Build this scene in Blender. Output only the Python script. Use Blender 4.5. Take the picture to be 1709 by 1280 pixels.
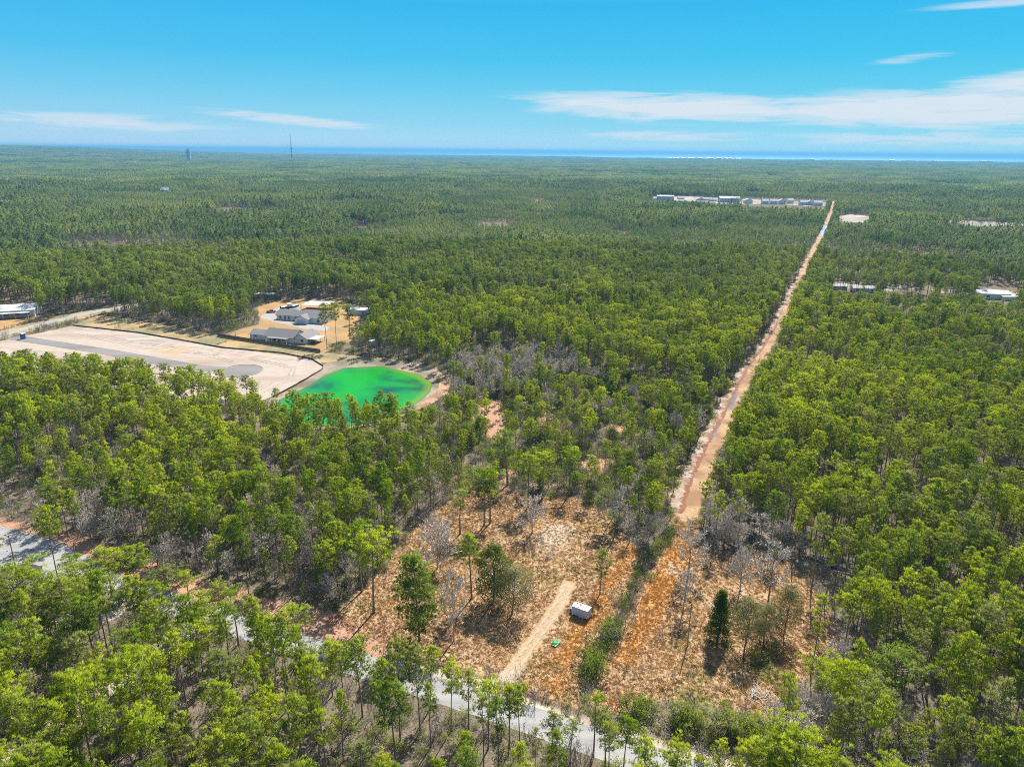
import bpy, bmesh, math
import numpy as np
from mathutils import Vector, Matrix
rad = math.radians
for o in list(bpy.data.objects): bpy.data.objects.remove(o)
S = bpy.context.scene
COL = S.collection
RNG = np.random.default_rng(11)

# ------------------------------------------------------------------ camera
H = 95.0; FPX = 1187.0; CX, CY = 854.5, 640.0
PIT, ROL = rad(18.07), 0.0095
Fv = np.array([0, math.cos(PIT), -math.sin(PIT)])
_u = np.array([0, math.sin(PIT), math.cos(PIT)]); _r = np.array([1.0, 0, 0])
Rv = _r*math.cos(ROL) + _u*math.sin(ROL); Uv = -_r*math.sin(ROL) + _u*math.cos(ROL)
cam = bpy.data.cameras.new('camera'); co = bpy.data.objects.new('camera', cam); COL.objects.link(co)
cam.sensor_width = 36; cam.lens = 36*FPX/1709; cam.clip_start = 1; cam.clip_end = 200000
M = Matrix.Identity(4)
for i in range(3):
    M[i][0], M[i][1], M[i][2] = Rv[i], Uv[i], -Fv[i]
M[2][3] = H
co.matrix_world = M; S.camera = co

# ------------------------------------------------------------------ sky, sun, exposure
SUN_EL, SUN_AZ = rad(48), rad(22)
W = bpy.data.worlds.new('World'); S.world = W; W.use_nodes = True
nt = W.node_tree; nt.nodes.clear()
def N(t, typ, **kw):
    n = t.nodes.new(typ)
    for k, v in kw.items():
        if k.startswith('i_'): n.inputs[int(k[2:]) if k[2:].isdigit() else k[2:]].default_value = v
        else: setattr(n, k, v)
    return n
def L(t, a, b): t.links.new(a, b)
def math_n(t, op, a, b=None, c=None, clamp=False):
    n = t.nodes.new('ShaderNodeMath'); n.operation = op; n.use_clamp = clamp
    for i, v in enumerate((a, b, c)):
        if v is None: continue
        if isinstance(v, (int, float)): n.inputs[i].default_value = v
        else: t.links.new(v, n.inputs[i])
    return n.outputs[0]
def ramp(t, fac, stops, interp='LINEAR'):
    n = t.nodes.new('ShaderNodeValToRGB'); cr = n.color_ramp; cr.interpolation = interp
    while len(cr.elements) < len(stops): cr.elements.new(0.5)
    for e, (p, c) in zip(cr.elements, stops):
        e.position = p; e.color = (*c, 1) if len(c) == 3 else c
    t.links.new(fac, n.inputs[0]); return n.outputs[0]
def mixc(t, f, a, b, blend='MIX'):
    n = t.nodes.new('ShaderNodeMix'); n.data_type = 'RGBA'; n.blend_type = blend
    for sock, v in ((n.inputs[0], f), (n.inputs[6], a), (n.inputs[7], b)):
        if isinstance(v, (int, float)): sock.default_value = v
        elif isinstance(v, tuple): sock.default_value = (*v, 1) if len(v) == 3 else v
        else: t.links.new(v, sock)
    return n.outputs[2]
sky = N(nt, 'ShaderNodeTexSky', sky_type='NISHITA', sun_disc=False, sun_elevation=SUN_EL, sun_rotation=SUN_AZ,
        altitude=50, air_density=1.0, dust_density=0.4, ozone_density=1.2)
tc = N(nt, 'ShaderNodeTexCoord'); sp = N(nt, 'ShaderNodeSeparateXYZ'); L(nt, tc.outputs['Generated'], sp.inputs[0])
el = math_n(nt, 'ARCSINE', sp.outputs[2]); az = math_n(nt, 'ARCTAN2', sp.outputs[0], sp.outputs[1])
# pale at the horizon, deep blue ten degrees up, then on into the clear sky overhead, warm-tinted to take blue out of the shade
low = ramp(nt, math_n(nt, 'DIVIDE', el, rad(10), clamp=True),
           [(0.0, (2.681, 3.094, 3.341)), (0.06, (1.939, 2.681, 3.259)), (0.18, (1.279, 2.475, 3.234)), (0.395, (0.709, 2.244, 3.201)), (0.64, (0.314, 1.980, 3.201)), (1.0, (0.165, 1.716, 3.184))])
low = mixc(nt, math_n(nt, 'MULTIPLY_ADD', az, 0.8, 0.5, clamp=True), low, mixc(nt, 1.0, low, (0.72, 1.05, 1.0), 'MULTIPLY'))
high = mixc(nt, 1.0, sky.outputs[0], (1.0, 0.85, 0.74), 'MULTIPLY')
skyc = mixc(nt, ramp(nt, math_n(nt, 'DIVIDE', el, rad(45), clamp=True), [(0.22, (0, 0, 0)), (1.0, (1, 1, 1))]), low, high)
def gauss(ce, ca, se, sa, tilt=0.0):
    da = math_n(nt, 'SUBTRACT', az, rad(ca)); de = math_n(nt, 'SUBTRACT', el, rad(ce))
    de = math_n(nt, 'SUBTRACT', de, math_n(nt, 'MULTIPLY', da, tilt))
    a = math_n(nt, 'DIVIDE', da, rad(sa)); b = math_n(nt, 'DIVIDE', de, rad(se))
    s = math_n(nt, 'ADD', math_n(nt, 'MULTIPLY', a, a), math_n(nt, 'MULTIPLY', b, b))
    return math_n(nt, 'EXPONENT', math_n(nt, 'MULTIPLY', s, -1.0))
cv = N(nt, 'ShaderNodeCombineXYZ'); L(nt, math_n(nt, 'MULTIPLY', az, 9.0), cv.inputs[0]); L(nt, math_n(nt, 'MULTIPLY', el, 95.0), cv.inputs[1])
nz = N(nt, 'ShaderNodeTexNoise', i_Scale=1.0, i_Detail=7.0, i_Roughness=0.6, i_Distortion=0.9); L(nt, cv.outputs[0], nz.inputs['Vector'])
cl = None
for g in ((3.15, 12.0, 0.95, 11.0, -0.035, 1.6), (2.9, 30.0, 1.15, 13.0, 0.0, 1.75), (4.5, 38.0, 0.8, 9.0, 0.06, 1.8),
          (2.0, -16.5, 0.40, 6.5, -0.075, 1.15), (1.6, -29.0, 0.6, 10.0, -0.02, 0.85), (1.15, 11.0, 0.5, 9.0, 0.0, 0.75), (1.0, 30.0, 0.6, 14.0, 0.0, 0.8),
          (6.0, 27.0, 0.4, 3.0, 0.08, 0.62), (8.9, 33.0, 0.35, 8.0, 0.02, 0.60), (8.9, 13.0, 0.25, 2.0, 0.08, 0.25),
          (20, -20, 4, 30, 0, 0.5), (26, 60, 5, 30, 0, 0.5), (12, 120, 3, 40, 0, 0.8), (9, -110, 3, 40, 0, 0.8), (15, 178, 4, 40, 0, 0.6)):
    v = math_n(nt, 'MULTIPLY', gauss(*g[:5]), g[5]); cl = v if cl is None else math_n(nt, 'MAXIMUM', cl, v)
dens = math_n(nt, 'MULTIPLY', cl, math_n(nt, 'ADD', math_n(nt, 'MULTIPLY', nz.outputs[0], 2.2), -0.35))
dens = ramp(nt, dens, [(0.20, (0, 0, 0)), (0.62, (0.62, 0.62, 0.62)), (1.0, (0.9, 0.9, 0.9))], 'EASE')
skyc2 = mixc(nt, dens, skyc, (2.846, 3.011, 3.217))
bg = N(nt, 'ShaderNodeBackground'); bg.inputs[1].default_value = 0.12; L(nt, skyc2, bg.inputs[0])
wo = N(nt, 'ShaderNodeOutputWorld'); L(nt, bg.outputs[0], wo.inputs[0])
sl = bpy.data.lights.new('sun', 'SUN'); so = bpy.data.objects.new('sun', sl); COL.objects.link(so)
sl.energy = 4.7; sl.angle = rad(0.5); sl.color = (1.0, 0.955, 0.88)
sv = Vector((math.sin(SUN_AZ)*math.cos(SUN_EL), math.cos(SUN_AZ)*math.cos(SUN_EL), math.sin(SUN_EL)))
so.rotation_euler = sv.to_track_quat('Z', 'Y').to_euler(); so.location = (0, 0, 400)
S.view_settings.view_transform = 'Standard'; S.view_settings.look = 'None'
S.view_settings.exposure = 1.2; S.view_settings.gamma = 1; S.view_settings.use_curve_mapping = False
S.cycles.max_bounces = 6; S.cycles.diffuse_bounces = 4; S.cycles.transmission_bounces = 4; S.cycles.volume_bounces = 0
S.cycles.use_denoising = False; S.cycles.pixel_filter_type = 'BLACKMAN_HARRIS'; S.cycles.filter_width = 0.95
S.cycles.caustics_reflective = False; S.cycles.caustics_refractive = False
HAZE_DENSITY = 8.5e-5

# ------------------------------------------------------------------ geometry of the site
def G(x, y, z=0.0):
    """ground point (world x, y) seen at a pixel of the 1709 x 1280 photograph, for surveying the site plan"""
    d = Fv*FPX + Rv*(x-CX) - Uv*(y-CY); t = (z-H)/d[2]
    return np.array([d[0]*t, d[1]*t])
def GP(pts, z=0.0): return np.array([G(x, y, z) for x, y in pts])
def proj(x, y, z):
    P = np.stack([x, y, np.broadcast_to(z, np.shape(x))-H], -1)
    f = P@Fv
    return CX+FPX*(P@Rv)/f, CY-FPX*(P@Uv)/f
def height_at(bx, by, ty):
    g = G(bx, by); P = np.array([g[0], g[1], -H])
    k = (CY-ty)/FPX       # (P+z e)·U = k (P+z e)·F
    return float((k*(P@Fv)-(P@Uv))/(Uv[2]-k*Fv[2]))
def inpoly(x, y, poly):
    x = np.asarray(x, float); y = np.asarray(y, float); c = np.zeros(x.shape, bool)
    j = len(poly)-1
    for i in range(len(poly)):
        xi, yi = poly[i]; xj, yj = poly[j]
        if yi != yj:
            c ^= ((yi > y) != (yj > y)) & (x < (xj-xi)*(y-yi)/(yj-yi)+xi)
        j = i
    return c
def dline(x, y, pts):
    """distance to a polyline"""
    d = np.full(np.shape(x), 1e9)
    for (ax, ay), (bx, by) in zip(pts[:-1], pts[1:]):
        vx, vy = bx-ax, by-ay; t = np.clip(((x-ax)*vx+(y-ay)*vy)/(vx*vx+vy*vy+1e-9), 0, 1)
        d = np.minimum(d, np.hypot(x-ax-t*vx, y-ay-t*vy))
    return d
def sdist(x, y, poly):
    q = list(map(tuple, poly)); d = dline(x, y, q+[q[0]])
    return np.where(inpoly(x, y, poly), d, -d)
def sstep(a, b, v): t = np.clip((v-a)/(b-a), 0, 1); return t*t*(3-2*t)
_perm = np.random.default_rng(3).random((256, 256))
def vnoise(x, y, s):
    x = np.asarray(x)/s+1000.3; y = np.asarray(y)/s+1000.7
    xi = np.floor(x).astype(int); yi = np.floor(y).astype(int); fx = x-xi; fy = y-yi
    fx = fx*fx*(3-2*fx); fy = fy*fy*(3-2*fy); p = lambda a, b: _perm[a % 256, b % 256]
    return (p(xi, yi)*(1-fx)+p(xi+1, yi)*fx)*(1-fy)+(p(xi, yi+1)*(1-fx)+p(xi+1, yi+1)*fx)*fy
def fbm(x, y, s, o=3): return sum(vnoise(x+17*k, y-31*k, s/2**k)*0.5**k for k in range(o))/sum(0.5**k for k in range(o))

ROAD = [tuple(G(-260, 846)), tuple(G(0, 912)), tuple(G(386, 1040)), tuple(G(833, 1183)), tuple(G(1100, 1275)), (70, 74.5), (130, 50)]
FIELD_A = GP([(548, 1036), (600, 985), (640, 945), (690, 880), (740, 838), (800, 815), (870, 825), (960, 830), (1005, 850), (1045, 900), (1085, 925),
              (1062, 975), (1035, 1025), (1010, 1065), (985, 1105), (968, 1150), (965, 1185), (900, 1160), (830, 1135), (740, 1105), (660, 1085)])
FIELD_B = GP([(1130, 868), (1165, 872), (1172, 920), (1200, 925), (1300, 925), (1340, 960), (1375, 1010), (1400, 1080), (1345, 1130), (1280, 1195), (1225, 1182),
              (1150, 1170), (1075, 1165), (1040, 1190), (980, 1170), (1000, 1110), (1040, 1040), (1075, 980), (1105, 920)])
HEDGE = [tuple(G(*p)) for p in ((1118, 890), (1095, 918), (1066, 960), (1040, 1022), (1012, 1064), (992, 1100), (978, 1140))]
TRACK = [tuple(G(*p)) for p in ((828, 1160), (850, 1126), (880, 1082), (908, 1044), (935, 1005), (948, 975))]
TRAIL = [tuple(G(*p)) for p in ((1141, 878), (1142, 858), (1153, 815), (1167, 780), (1187, 738), (1208, 698), (1228, 657), (1250, 615), (1275, 582), (1300, 540), (1330, 475), (1347, 440), (1368, 398), (1385, 360), (1392, 336))]
DRIVEWAY = [tuple(G(*p)) for p in ((345, 1045), (300, 1058), (262, 1085), (225, 1125), (150, 1160), (70, 1215), (-20, 1290))]
LANE = [tuple(G(*p)) for p in ((205, 1012), (150, 1030), (70, 1042), (-60, 1065))]
STREET = [tuple(G(*p)) for p in ((-60, 578), (0, 560), (60, 544), (120, 530), (165, 519), (235, 508))]
LOTROAD = [tuple(G(*p)) for p in ((20, 563), (176, 587), (327, 614), (400, 619))]
CDS = tuple(G(402, 619))
LOT = GP([(-40, 578), (37, 562), (122, 544), (232, 556), (330, 574), (400, 584), (530, 601), (543, 613), (485, 646), (440, 668), (300, 668), (150, 640), (0, 622), (-60, 612)])
POND = GP([(540, 628), (575, 614), (640, 612), (700, 626), (722, 640), (718, 655), (700, 671), (645, 700), (585, 712), (505, 712), (455, 692), (466, 668), (512, 646)])
BANK = GP([(505, 640), (545, 606), (600, 596), (680, 604), (730, 618), (753, 634), (748, 655), (705, 682), (650, 704), (585, 717), (500, 717), (445, 698), (448, 668)])
YARD = GP([(372, 559), (432, 541), (430, 512), (470, 500), (560, 500), (604, 512), (600, 545), (588, 568), (545, 588), (440, 572)])
SOD = GP([(120, 543), (165, 526), (215, 533), (330, 553), (420, 571), (500, 582), (560, 591), (650, 598), (740, 615), (700, 622), (545, 606), (540, 606), (400, 583), (330, 572), (232, 554)])
WAREYARD = GP([(-60, 560), (-60, 515), (40, 512), (70, 522), (62, 532), (30, 545)])
GAPS = [GP(p) for p in ([(795, 665), (835, 668), (850, 700), (838, 735), (815, 730)], [(905, 684), (925, 690), (920, 706), (900, 700)],
                        [(1015, 708), (1045, 712), (1035, 727), (1010, 722)], [(845, 775), (860, 780), (855, 815), (842, 810)], [(960, 770), (1025, 768), (1010, 785), (960, 785)],
                        [(1380, 1015), (1400, 1060), (1390, 1075), (1360, 1035)], [(555, 375), (640, 378), (600, 392)], [(1080, 424), (1200, 425), (1140, 436)])]
Z_CENTER = GP([(735, 690), (770, 640), (1000, 620), (1150, 660), (1215, 650), (1180, 720), (1130, 830), (1105, 905), (1000, 845), (870, 815), (750, 830), (700, 790)])
# bare ground seen over the crowns far away (photo outlines -> ground plan)
FAR_SAND = [[(1394, 361), (1420, 358), (1458, 362), (1440, 372), (1405, 371)], [(1580, 368), (1709, 371), (1740, 377), (1640, 378), (1585, 374)],
            [(1072, 331), (1090, 328), (1150, 328), (1250, 333), (1380, 339), (1378, 345), (1280, 341), (1210, 338), (1100, 335)],
            [(1392, 475), (1460, 478), (1625, 484), (1700, 486), (1705, 496), (1600, 489), (1450, 484), (1388, 482)],
            [(50, 268), (95, 270), (80, 273), (52, 272)], [(430, 351), (520, 358), (580, 366), (540, 368), (450, 358)]]
FAR_SAND_G = [GP(p) for p in FAR_SAND]
def hill(x, y):
    r = np.hypot(x, y); a = np.arctan2(x, y)
    return 98*sstep(3500, 11000, r)*sstep(-0.27, -0.64, a)
def trail_halfwidth(y): return np.clip(5.0-(y-177)*0.004, 3.2, 5.0)

# ------------------------------------------------------------------ materials
def new_mat(name):
    m = bpy.data.materials.new(name); m.use_nodes = True; t = m.node_tree; t.nodes.clear()
    o = N(t, 'ShaderNodeOutputMaterial'); return m, t, o
def plain(name, col, rough=0.7, var=0.12, scale=3.0, metal=0.0, spec=0.4):
    col = tuple(v*0.82 for v in col)
    m, t, o = new_mat(name)
    g = N(t, 'ShaderNodeTexCoord'); n = N(t, 'ShaderNodeTexNoise', i_Scale=scale, i_Detail=4.0); L(t, g.outputs['Object'], n.inputs['Vector'])
    c = mixc(t, n.outputs[0], tuple(v*(1-var) for v in col), tuple(min(1, v*(1+var)) for v in col))
    b = N(t, 'ShaderNodeBsdfPrincipled', i_Roughness=rough, i_Metallic=metal); b.inputs['Specular IOR Level'].default_value = spec
    L(t, c, b.inputs['Base Color']); L(t, b.outputs[0], o.inputs[0]); return m
def leafy(name, dark, light, trans=0.35, dry=None, dryamt=0.0, regional=0.5):
    m, t, o = new_mat(name)
    oi = N(t, 'ShaderNodeObjectInfo'); ge = N(t, 'ShaderNodeNewGeometry')
    n1 = N(t, 'ShaderNodeTexNoise', i_Scale=0.012, i_Detail=3.0); L(t, ge.outputs['Position'], n1.inputs['Vector'])
    n3 = N(t, 'ShaderNodeTexNoise', i_Scale=0.0021, i_Detail=3.0, i_Roughness=0.6); L(t, ge.outputs['Position'], n3.inputs['Vector'])
    n2 = N(t, 'ShaderNodeTexNoise', i_Scale=1.1, i_Detail=1.0); L(t, ge.outputs['Position'], n2.inputs['Vector'])
    f = math_n(t, 'ADD', math_n(t, 'MULTIPLY', oi.outputs['Random'], 0.55), math_n(t, 'MULTIPLY', math_n(t, 'SUBTRACT', n1.outputs[0], 0.5), 2.0*regional))
    f = math_n(t, 'ADD', f, math_n(t, 'MULTIPLY', math_n(t, 'SUBTRACT', n3.outputs[0], 0.5), 1.6*regional))
    f = math_n(t, 'ADD', f, math_n(t, 'MULTIPLY', math_n(t, 'SUBTRACT', n2.outputs[0], 0.35), 0.6), clamp=True)
    c = mixc(t, f, dark, light)
    if dry: 
        w = N(t, 'ShaderNodeTexWhiteNoise', noise_dimensions='1D'); L(t, math_n(t, 'MULTIPLY', oi.outputs['Random'], 91.7), w.inputs['W'])
        c = mixc(t, math_n(t, 'MULTIPLY', math_n(t, 'POWER', w.outputs[0], 3.0), dryamt), c, dry)
    d = N(t, 'ShaderNodeBsdfDiffuse'); L(t, c, d.inputs[0])
    tr = N(t, 'ShaderNodeBsdfTranslucent'); L(t, mixc(t, 1.0, c, (1.35, 1.25, 0.55), 'MULTIPLY'), tr.inputs[0])
    mx = N(t, 'ShaderNodeMixShader'); mx.inputs[0].default_value = trans
    L(t, d.outputs[0], mx.inputs[1]); L(t, tr.outputs[0], mx.inputs[2]); L(t, mx.outputs[0], o.inputs[0]); return m
MAT = dict(
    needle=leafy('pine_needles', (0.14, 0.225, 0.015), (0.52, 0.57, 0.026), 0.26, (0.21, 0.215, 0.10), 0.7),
    needle_mid=leafy('mid_pine_needles', (0.125, 0.20, 0.034), (0.37, 0.435, 0.066), 0.24, (0.20, 0.20, 0.12), 0.75, 0.8),  # dulled partway towards the far tone, distance haze put into the colour
    needle_far=leafy('far_pine_needles', (0.085, 0.145, 0.044), (0.25, 0.305, 0.088), 0.24, (0.20, 0.195, 0.14), 0.8, 1.3),  # cooler and duller: distance haze put into the needle colour
    bark=plain('pine_bark', (0.25, 0.19, 0.145), 0.9, 0.35, 1.2),
    leaf=leafy('broad_leaf', (0.06, 0.10, 0.02), (0.13, 0.17, 0.035), 0.3),
    leaf_grey=leafy('grey_green_leaf', (0.16, 0.165, 0.08), (0.26, 0.265, 0.13), 0.3),
    bush=leafy('bush_leaf', (0.10, 0.16, 0.016), (0.26, 0.32, 0.03), 0.38, (0.18, 0.16, 0.09), 0.6),
    twig=leafy('bare_twig', (0.46, 0.40, 0.34), (0.64, 0.575, 0.505), 0.0),
    scrub=leafy('scrub_twig', (0.24, 0.205, 0.17), (0.45, 0.40, 0.345), 0.0),
    white_paint=plain('white_paint', (0.78, 0.78, 0.78), 0.4, 0.04), glass=plain('window_glass', (0.02, 0.025, 0.03), 0.08, 0.1, 1, 0, 0.8),
    wall_pale=plain('pale_siding', (0.74, 0.74, 0.72), 0.7, 0.06), wall_blue=plain('blue_grey_siding', (0.55, 0.60, 0.64), 0.7, 0.06),
    roof_grey=plain('grey_shingle', (0.20, 0.185, 0.185), 0.85, 0.25, 2.0), roof_pale=plain('pale_metal_roof', (0.58, 0.58, 0.57), 0.5, 0.1, 0.6),
    roof_mid=plain('pale_grey_roof', (0.40, 0.39, 0.40), 0.8, 0.1, 1.0), roof_blue=plain('blue_tarp', (0.10, 0.30, 0.66), 0.5, 0.1), wood=plain('weathered_wood', (0.23, 0.155, 0.10), 0.85, 0.3, 1.5),
    grey_wood=plain('grey_wood', (0.33, 0.30, 0.27), 0.85, 0.2), black=plain('black_fabric', (0.02, 0.02, 0.022), 0.8, 0.2),
    tyre=plain('rubber', (0.025, 0.025, 0.025), 0.8), steel=plain('steel', (0.45, 0.45, 0.46), 0.35, 0.1, 3, 0.8),
    red=plain('red_paint', (0.45, 0.02, 0.02), 0.35), blue=plain('blue_plastic', (0.03, 0.16, 0.50), 0.45), navy=plain('navy_paint', (0.02, 0.04, 0.10), 0.3),
    silver=plain('silver_paint', (0.5, 0.51, 0.53), 0.3), green_tarp=plain('green_tarp', (0.05, 0.28, 0.10), 0.5), lilac=plain('aluminium_skin', (0.55, 0.56, 0.66), 0.45, 0.05),
    brick_red=plain('rust_cap', (0.50, 0.06, 0.03), 0.6), orange_sand=plain('coast_stucco', (0.80, 0.62, 0.42), 0.7))

def ground_material():
    m, t, o = new_mat('woodland_ground')
    ge = N(t, 'ShaderNodeNewGeometry'); at = N(t, 'ShaderNodeAttribute', attribute_name='cover')
    s = N(t, 'ShaderNodeSeparateColor'); L(t, at.outputs['Color'], s.inputs[0])
    at2 = N(t, 'ShaderNodeAttribute', attribute_name='cover_two'); s2 = N(t, 'ShaderNodeSeparateColor'); L(t, at2.outputs['Color'], s2.inputs[0])
    def noise(sc, d=5.0, r=0.65):
        n = N(t, 'ShaderNodeTexNoise', i_Scale=sc, i_Detail=d, i_Roughness=r); L(t, ge.outputs['Position'], n.inputs['Vector']); return n.outputs[0]
    fine = noise(2.4, 6.0, 0.75); mid = noise(0.22); big = noise(0.05, 3.0)
    fr = ramp(t, fine, [(0.33, (0, 0, 0)), (0.68, (1, 1, 1))])
    mr = ramp(t, mid, [(0.38, (0, 0, 0)), (0.62, (1, 1, 1))])
    litter = mixc(t, fr, (0.085, 0.065, 0.048), (0.25, 0.20, 0.15)); litter = mixc(t, mr, litter, mixc(t, fr, (0.06, 0.052, 0.034), (0.19, 0.16, 0.10)))
    grass = mixc(t, fr, (0.28, 0.18, 0.10), (0.54, 0.375, 0.215)); grass = mixc(t, math_n(t, 'MULTIPLY', mr, 0.85), grass, mixc(t, fr, (0.17, 0.10, 0.058), (0.39, 0.245, 0.14)))
    orange = mixc(t, fr, (0.36, 0.19, 0.075), (0.57, 0.32, 0.125)); pale = mixc(t, fr, (0.28, 0.225, 0.17), (0.47, 0.39, 0.305))
    red = mixc(t, fr, (0.22, 0.115, 0.075), (0.46, 0.28, 0.185)); green = mixc(t, fr, (0.09, 0.095, 0.03), (0.27, 0.25, 0.09))
    def edge(v, w=0.5): return ramp(t, math_n(t, 'ADD', v, math_n(t, 'MULTIPLY', math_n(t, 'SUBTRACT', mid, 0.5), w)), [(0.35, (0, 0, 0)), (0.65, (1, 1, 1))])
    c = mixc(t, edge(s.outputs[0]), litter, grass); c = mixc(t, edge(s2.outputs[0]), c, red); c = mixc(t, edge(s.outputs[1], 0.9), c, orange)
    c = mixc(t, edge(s2.outputs[1], 0.8), c, green); c = mixc(t, edge(s.outputs[2], 0.7), c, pale)
    d = N(t, 'ShaderNodeBsdfDiffuse'); L(t, c, d.inputs[0])
    bp = N(t, 'ShaderNodeBump', i_Strength=0.5, i_Distance=0.25); L(t, fine, bp.inputs['Height']); L(t, bp.outputs[0], d.inputs['Normal'])
    L(t, d.outputs[0], o.inputs[0]); return m
def blend_mat(name, c1, c2, c3=None, s1=0.5, s2=0.06, rough=0.9, stretch=None, lo=0.42, hi=0.60):
    c1, c2, c3 = (tuple(v*0.80 for v in q) if q else q for q in (c1, c2, c3))
    m, t, o = new_mat(name); ge = N(t, 'ShaderNodeNewGeometry'); v = ge.outputs['Position']
    if stretch:
        mp = N(t, 'ShaderNodeMapping'); mp.inputs['Rotation'].default_value = (0, 0, stretch[0]); mp.inputs['Scale'].default_value = (stretch[1], stretch[2], 1); L(t, v, mp.inputs[0]); v = mp.outputs[0]
    n1 = N(t, 'ShaderNodeTexNoise', i_Scale=s1, i_Detail=5.0, i_Roughness=0.7); L(t, v, n1.inputs['Vector'])
    n2 = N(t, 'ShaderNodeTexNoise', i_Scale=s2, i_Detail=4.0); L(t, v, n2.inputs['Vector'])
    c = mixc(t, ramp(t, n1.outputs[0], [(0.35, (0, 0, 0)), (0.65, (1, 1, 1))]), c1, c2)
    if c3: c = mixc(t, ramp(t, n2.outputs[0], [(lo, (0, 0, 0)), (hi, (1, 1, 1))]), c, c3)
    b = N(t, 'ShaderNodeBsdfPrincipled', i_Roughness=rough); b.inputs['Specular IOR Level'].default_value = 0.25
    L(t, c, b.inputs['Base Color']); L(t, b.outputs[0], o.inputs[0]); return m

# ------------------------------------------------------------------ mesh helpers
def mesh_from(name, V, Fc, mats, midx=None, smooth=False):
    me = bpy.data.meshes.new(name); V = np.asarray(V, np.float32); nv = len(V)
    if isinstance(Fc, np.ndarray):
        nf, k = Fc.shape; me.vertices.add(nv); me.vertices.foreach_set('co', V.ravel()); me.loops.add(nf*k)
        me.loops.foreach_set('vertex_index', Fc.astype(np.int32).ravel()); me.polygons.add(nf)
        me.polygons.foreach_set('loop_start', np.arange(0, nf*k, k, dtype=np.int32))
        if midx is not None: me.polygons.foreach_set('material_index', np.asarray(midx, np.int32))
        me.update(calc_edges=True)
    else:
        me.from_pydata([tuple(map(float, v)) for v in V], [], Fc); me.update()
    for m in (mats if isinstance(mats, (list, tuple)) else [mats]): me.materials.append(m)
    if smooth: me.polygons.foreach_set('use_smooth', [True]*len(me.polygons))
    return me
def link(name, me, parent=None, label=None, cat=None, group=None, kind=None):
    o = bpy.data.objects.new(name, me); COL.objects.link(o); o.parent = parent; return tag(o, label, cat, group, kind)
def tag(o, label=None, cat=None, group=None, kind=None):
    if label: o['label'] = label
    if cat: o['category'] = cat
    if group: o['group'] = group
    if kind: o['kind'] = kind
    return o
def thing(name, label, cat, loc, rz=0.0, group=None, sc=None):
    o = bpy.data.objects.new(name, None); COL.objects.link(o); o.location = loc; o.rotation_euler = (0, 0, rz); o.empty_display_size = 0.5
    if sc is not None: o.scale = sc
    return tag(o, label, cat, group)
class MB:
    def __init__(s): s.v = []; s.f = []
    def box(s, c, d, rz=0.0, ry=0.0):
        cx, cy, cz = c; b = len(s.v); Rm = Matrix.Rotation(rz, 3, 'Z') @ Matrix.Rotation(ry, 3, 'Y')
        for i in range(8):
            p = Rm @ Vector((((i & 1)-0.5)*d[0], (((i >> 1) & 1)-0.5)*d[1], (((i >> 2) & 1)-0.5)*d[2]))
            s.v.append((cx+p.x, cy+p.y, cz+p.z))
        for q in ((0, 2, 3, 1), (4, 5, 7, 6), (0, 1, 5, 4), (2, 6, 7, 3), (0, 4, 6, 2), (1, 3, 7, 5)): s.f.append([b+k for k in q])
        return s
    def prism(s, prof, y0, y1):
        b = len(s.v); n = len(prof)
        for y in (y0, y1):
            for x, z in prof: s.v.append((x, y, z))
        s.f.append([b+i for i in range(n)]); s.f.append([b+n+i for i in reversed(range(n))])
        for i in range(n): j = (i+1) % n; s.f.append([b+j, b+i, b+n+i, b+n+j])
        return s
    def poly(s, pts): b = len(s.v); s.v += [tuple(p) for p in pts]; s.f.append(list(range(b, b+len(pts)))); return s
    def hull(s, pts, faces): b = len(s.v); s.v += [tuple(p) for p in pts]; s.f += [[b+i for i in f] for f in faces]; return s
    def cyl(s, a, c, r0, r1=None, n=10):
        r1 = r0 if r1 is None else r1; a = Vector(a); c = Vector(c); d = (c-a).normalized(); u = d.orthogonal().normalized(); w = d.cross(u); b = len(s.v)
        for p, r in ((a, r0), (c, r1)):
            for i in range(n): t = 2*math.pi*i/n; s.v.append(tuple(p+u*(r*math.cos(t))+w*(r*math.sin(t))))
        for i in range(n): j = (i+1) % n; s.f.append([b+i, b+j, b+n+j, b+n+i])
        s.f.append([b+i for i in reversed(range(n))]); s.f.append([b+n+i for i in range(n)]); return s
    def obj(s, name, mat, parent=None, bevel=0.0, **kw):
        me = mesh_from(name, s.v, s.f, mat)
        bm = bmesh.new(); bm.from_mesh(me)
        if bevel: bmesh.ops.bevel(bm, geom=bm.edges[:], offset=bevel, segments=2, affect='EDGES', clamp_overlap=True)
        bmesh.ops.recalc_face_normals(bm, faces=bm.faces[:]); bm.to_mesh(me); bm.free()
        return link(name, me, parent, **kw)
def resample(pts, step):
    p = np.array(pts, float); seg = np.hypot(*np.diff(p, axis=0).T); cum = np.r_[0, np.cumsum(seg)]; n = max(2, int(cum[-1]/step)); s = np.linspace(0, cum[-1], n)
    return np.c_[np.interp(s, cum, p[:, 0]), np.interp(s, cum, p[:, 1])]
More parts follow.
